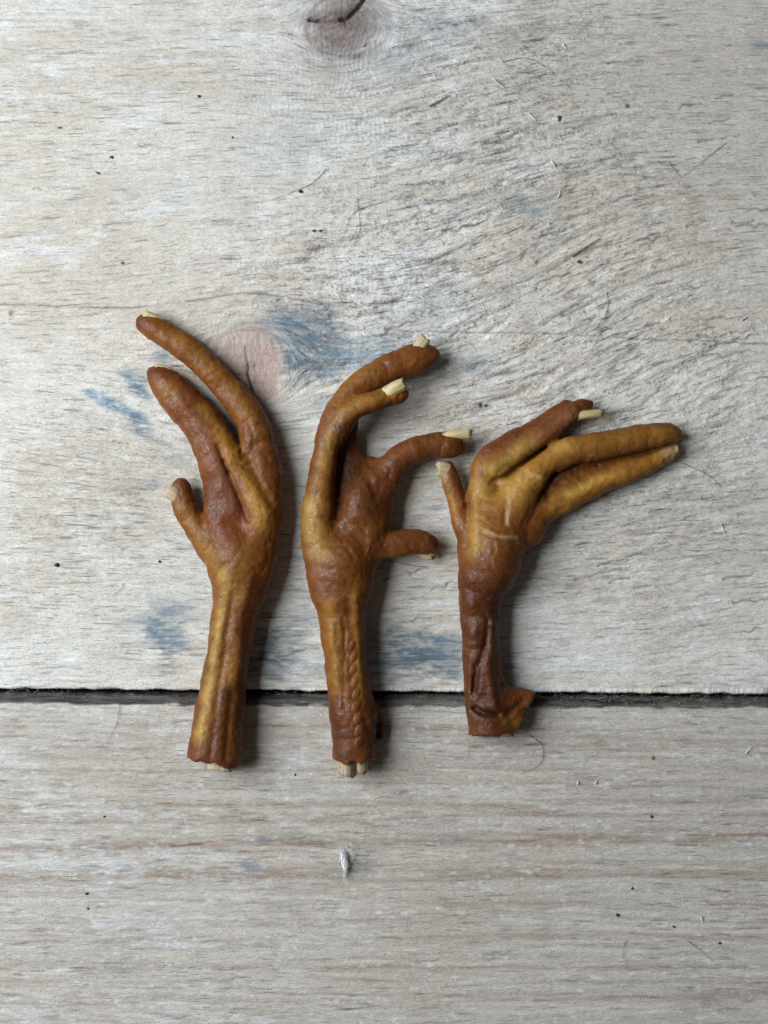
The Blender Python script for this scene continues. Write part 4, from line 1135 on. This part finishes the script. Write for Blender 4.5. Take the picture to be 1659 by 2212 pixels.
HG = 'stray hairs lying on the boards'
hairs = [
 ([(1085, 137), (1130, 127), (1180, 148), (1232, 196)], .9, 'thin dark hair arching across the torn grain near the top knot'),
 ([(1567, 310), (1520, 347), (1470, 385)], .9, 'straight dark hair at upper right pointing up to the right'),
 ([(1444, 350), (1456, 366), (1470, 384)], .8, 'very short dark hair meeting the straight hair at upper right'),
 ([(1310, 632), (1312, 665), (1290, 732), (1262, 778)], 1.0, 'long curved dark hair above the rightmost foot'),
 ([(772, 430), (777, 500), (752, 546)], .8, 'hooked thin hair mid board, its lower end beside the long bowed hair'),
 ([(830, 437), (765, 460), (745, 505), (720, 555)], .8, 'long bowed thin hair crossing the hooked hair mid board'),
 ([(705, 367), (675, 396), (640, 412), (587, 433)], 1.0, 'pale brown hair slanting beside a dark speck, upper middle'),
 ([(260, 1516), (253, 1561), (235, 1594)], .9, 'curved dark hair hanging over the lower board left of the feet'),
 ([(1142, 1586), (1172, 1612), (1166, 1650), (1124, 1671)], .9, 'bracket shaped dark hair below the rightmost foot'),
 ([(1484, 2031), (1510, 2050), (1540, 2076)], 1.0, 'dark hair slanting down at the lower right corner'),
 ([(1474, 1000), (1530, 1028), (1554, 1050)], .9, 'fine dark hair right of the longest toes of the rightmost foot'),
 ([(866, 1217), (895, 1222), (929, 1224)], 1.1, 'short dark hair below the thumb-like toe of the middle foot'),
 ([(267, 1260), (262, 1272), (243, 1287)], .9, 'short comma shaped hair left of the leftmost foot'),
 ([(1352, 2030), (1345, 2060), (1356, 2090)], .7, 'faint hair low on the lower board, right of centre'),
]
for pts, r, lb in hairs: thread('hair', pts, r * .62, M_HAIR, lb, 'hair', HG)

WG = 'pale wood splinters standing off the boards'
spl = [
 ([(1078, 130), (1086, 138)], 2.4, 'bright white flake on the torn grain near the top'),
 ([(1062, 170), (1090, 194)], 1.6, 'slanted white splinter just below the bright white flake'),
 ([(1190, 350), (1199, 366)], 1.8, 'short white splinter in the middle of the torn grain'),
 ([(1140, 245), (1156, 261)], 1.6, 'cream splinter in the torn grain under the top knot level'),
 ([(1214, 96), (1222, 107)], 1.8, 'tiny white splinter near the top right of the torn grain'),
 ([(1205, 428), (1208, 412)], 1.5, 'upright white sliver beside a grey stain'),
 ([(1600, 692), (1612, 684)], 2.2, 'white crumb-like flake at the right edge'),
 ([(1609, 1627), (1622, 1611)], 1.6, 'cream sliver on the lower board at the right edge'),
 ([(1513, 1978), (1516, 1993)], 1.6, 'white sliver on the lower board above the slanting hair'),
 ([(1246, 1694), (1248, 1685)], 1.8, 'left of two tiny white flecks on the lower board'),
 ([(1284, 1693), (1288, 1685)], 1.8, 'right of two tiny white flecks on the lower board'),
 ([(1530, 1150), (1570, 1146)], 1.4, 'pale splinter lying across the grain right of the rightmost foot'),
 ([(1555, 1130), (1566, 1160)], 1.3, 'pale splinter crossing another at the right of the board'),
]
for pts, r, lb in spl: thread('splinter', [pts[0], ((pts[0][0] + pts[1][0]) / 2 + 1, (pts[0][1] + pts[1][1]) / 2), pts[1]], r, M_WHITE, lb, 'splinter', WG)
tag(thread('straw', [(927, 232), (950, 220), (972, 207)], 2.2, M_STRAW, 'dry straw piece on torn grain below and right of the top knot', 'straw', 'dry straw pieces'))
tag(thread('straw', [(1234, 554), (1262, 537), (1294, 517)], 2.6, M_STRAW, 'longer olive straw piece right of centre on torn grain', 'straw', 'dry straw pieces'))

def crumb(x, y, rx, ry, h, mat, label, ang=0, seed=0, cat='crumb'):
    r = np.random.default_rng(seed + int(x)); nr, nc = 5, 12
    z0 = surf_z(x, y) - 0.6; V = []; a_ = math.radians(ang)
    jit = 1 + 0.22 * r.normal(size=nc)
    for i in range(nr):
        f = math.cos(i / (nr - 1) * math.pi / 2) * 0.98 + 0.02; zz = h * math.sin(i / (nr - 1) * math.pi / 2)
        for j in range(nc):
            t = j / nc * 6.2832
            ux, uy = rx * f * jit[j] * math.cos(t), ry * f * jit[j] * math.sin(t)
            V.append((x + ux * math.cos(a_) - uy * math.sin(a_), y + ux * math.sin(a_) + uy * math.cos(a_), z0 + zz * (1 + .2 * r.normal())))
    q = [(i * nc + j, i * nc + (j + 1) % nc, (i + 1) * nc + (j + 1) % nc, (i + 1) * nc + j) for i in range(nr - 1) for j in range(nc)]
    o = make_mesh(cat, to_world(V), np.array(q), mat, smooth=False)
    return tag(o, label, cat, 'specks and crumbs on the boards')

crumbs = [
 (125, 1220, 9, 6, 4, M_BLACK, 'largest black speck, left of the leftmost foot', 0),
 (188, 1930, 4.2, 3, 3, M_BLACK, 'upper of two black specks at lower left', 0),
 (190, 1963, 3.4, 2.8, 3, M_BLACK, 'lower of two black specks at lower left', 0),
 (1408, 1765, 3.4, 4, 3, M_BLACK, 'black speck on the lower board under the gap, right side', 0),
 (1335, 1977, 5, 3.4, 3, M_BLACK, 'black speck low on the lower board, left of its neighbour', 20),
 (1456, 2002, 4, 3.4, 3, M_BLACK, 'black speck beside the slanting hair at lower right', 0),
 (1555, 2037, 5, 3, 3, M_CRUMB, 'dark brown speck nearest the lower right corner', 10),
 (1366, 1919, 3, 3, 3, M_BLACK, 'small black speck on the lower board between growth lines', 0),
 (242, 340, 5, 4, 3, M_CRUMB, 'orange brown crumb at upper left', 0),
 (213, 374, 6, 3, 2.5, M_CHIP, 'dull brown chip just below the orange brown crumb', 8),
 (130, 276, 6, 2.6, 2.5, M_CHIP, 'brown chip at far upper left', 4),
 (430, 208, 4, 3, 3, M_BLACK, 'dark speck on pale wood left of the top knot', 0),
 (502, 297, 3.4, 3, 3, M_CHIP, 'small brown speck below the top knot to its left', 0),
 (650, 414, 5, 4, 4, M_BLACK, 'dark speck beside the slanting pale brown hair', 30),
 (1208, 258, 5, 7, 4, M_CRUMB, 'round brown crumb in the torn grain at upper right', 0),
 (1353, 230, 5, 4, 4, M_STRAW, 'tan crumb at upper right of the torn grain', 0),
 (1252, 566, 6, 3.4, 3, M_CRUMB, 'brown crumb just below the olive straw piece', 10),
 (1036, 873, 4.5, 8, 4, M_CHIP, 'oval grey brown seed-like chip between middle and rightmost feet', -20),
 (1049, 876, 3.4, 4, 3, M_CHIP, 'smaller chip touching distance right of the seed-like chip', -10),
 (1409, 1637, 4.5, 4.5, 4, M_STRAW, 'tan crumb on the lower board right of the rightmost foot', 0),
 (678, 500, 5, 3, 3, M_CHIP, 'brown fleck mid board under the slanting hair', 0),
 (693, 500, 3.4, 3, 3, M_BLACK, 'dark fleck next to the brown fleck mid board', 0),
 (265, 568, 4, 3.4, 3, M_STRAW, 'tan crumb above the long thin crack at left', 0),
 (345, 1213, 4, 3, 3, M_BLACK, 'dark speck between the black speck and the leftmost foot', 0),
 (638, 1674, 2.6, 3.2, 2.5, M_BLACK, 'tiny black speck between the cut ends of two feet', 0),
 (226, 1764, 3, 2.6, 2.5, M_BLACK, 'tiny black speck on the lower board at left', 0),
]
for c in crumbs: crumb(*c)

# tuft of white fluff on the lower board: fine fibres that cannot be told apart
def fibres(name, curves, rad, mat, parent=None):
    V = []; q = []; off = 0
    for P in curves:
        P = catmull(P, 4); n = len(P)
        for i in range(n):
            t = P[min(i + 1, n - 1)] - P[max(i - 1, 0)]; t /= np.linalg.norm(t) + 1e-9
            s_ = np.cross(t, (0.1, 0.2, 1)); s_ /= np.linalg.norm(s_) + 1e-9; u = np.cross(s_, t)
            for a in range(3): V.append(P[i] + rad * (math.cos(a * 2.0944) * s_ + math.sin(a * 2.0944) * u))
        for i in range(n - 1):
            for a in range(3): q.append((off + i * 3 + a, off + i * 3 + (a + 1) % 3, off + (i + 1) * 3 + (a + 1) % 3, off + (i + 1) * 3 + a))
        off += n * 3
    return make_mesh(name, to_world(V), np.array(q), mat, parent)
fr = np.random.default_rng(31)
cv = []
for i in range(110):
    f0 = fr.uniform(0, .55); f1 = f0 + fr.uniform(.25, .45); sd = fr.normal() * 3.2
    pts = []
    for f in np.linspace(f0, f1, 4):
        pts.append((738 + 8 * math.sin(f * 3.0 - .3) + sd * (1.2 - f) + fr.normal() * 1.2, 1826 + 72 * f, max(2.0, 5 + 10 * math.sin(f * 3.1) + fr.normal() * 3.0)))
    cv.append(pts)
for i in range(16):
    x0 = 750 + fr.normal() * 6; y0 = 1824 + fr.normal() * 7
    cv.append([(x0, y0, 3), (x0 + fr.normal() * 6 + 3, y0 + 10, 9), (x0 + fr.normal() * 9 + 2, y0 + 24, 6), (x0 + fr.normal() * 12, y0 + 38, 2)])
core = catmull([(744, 1832, 6), (738, 1848, 10), (741, 1866, 9), (745, 1882, 6), (747, 1897, 3)], 6)
fl_o = fibres('fluff_tuft', cv, 0.30, M_FLUFF)
cvv = []; cq = []
for i, p in enumerate(core):
    rr = 1.5 * math.sin((i + .6) / (len(core) + .2) * math.pi) ** .7
    for a_ in range(10):
        jj = 1 + .25 * fr.normal()
        cvv.append((p[0] + rr * jj * math.cos(a_ * .6283), p[1] + fr.normal(), p[2] + .7 * rr * jj * math.sin(a_ * .6283)))
for i in range(len(core) - 1):
    for a_ in range(10): cq.append((i * 10 + a_, i * 10 + (a_ + 1) % 10, (i + 1) * 10 + (a_ + 1) % 10, (i + 1) * 10 + a_))
make_mesh('wisp', to_world(cvv), np.array(cq), M_FLUFF, fl_o)
tag(fl_o, 'small tuft of white fluff on the lower board', 'fluff')

# dust and fibres caught in the gap
cv = []
for i in range(420):
    x0 = fr.uniform(-60, 1720); 
    if fr.random() < .45: x0 = fr.uniform(1130, 1720)
    y0 = 1504 + 0.006 * x0 + fr.normal() * 7; L = fr.uniform(8, 34); a = fr.uniform(0, 6.28)
    z = -22 * (1 - ((y0 - 1497) / 30)) + fr.uniform(-3, 5) if y0 > 1501 else fr.uniform(-50, -6)
    cv.append([(x0, y0, z), (x0 + L * .5 * math.cos(a) + fr.normal() * 3, y0 + 4 * math.sin(a) + fr.normal() * 3, z + fr.normal() * 6), (x0 + L * math.cos(a), y0 + 8 * math.sin(a), z + fr.normal() * 8)])
tag(fibres('lint', cv, 0.45, M_LINT), 'grey lint and dust fibres caught in the gap between boards', 'lint', kind='stuff')
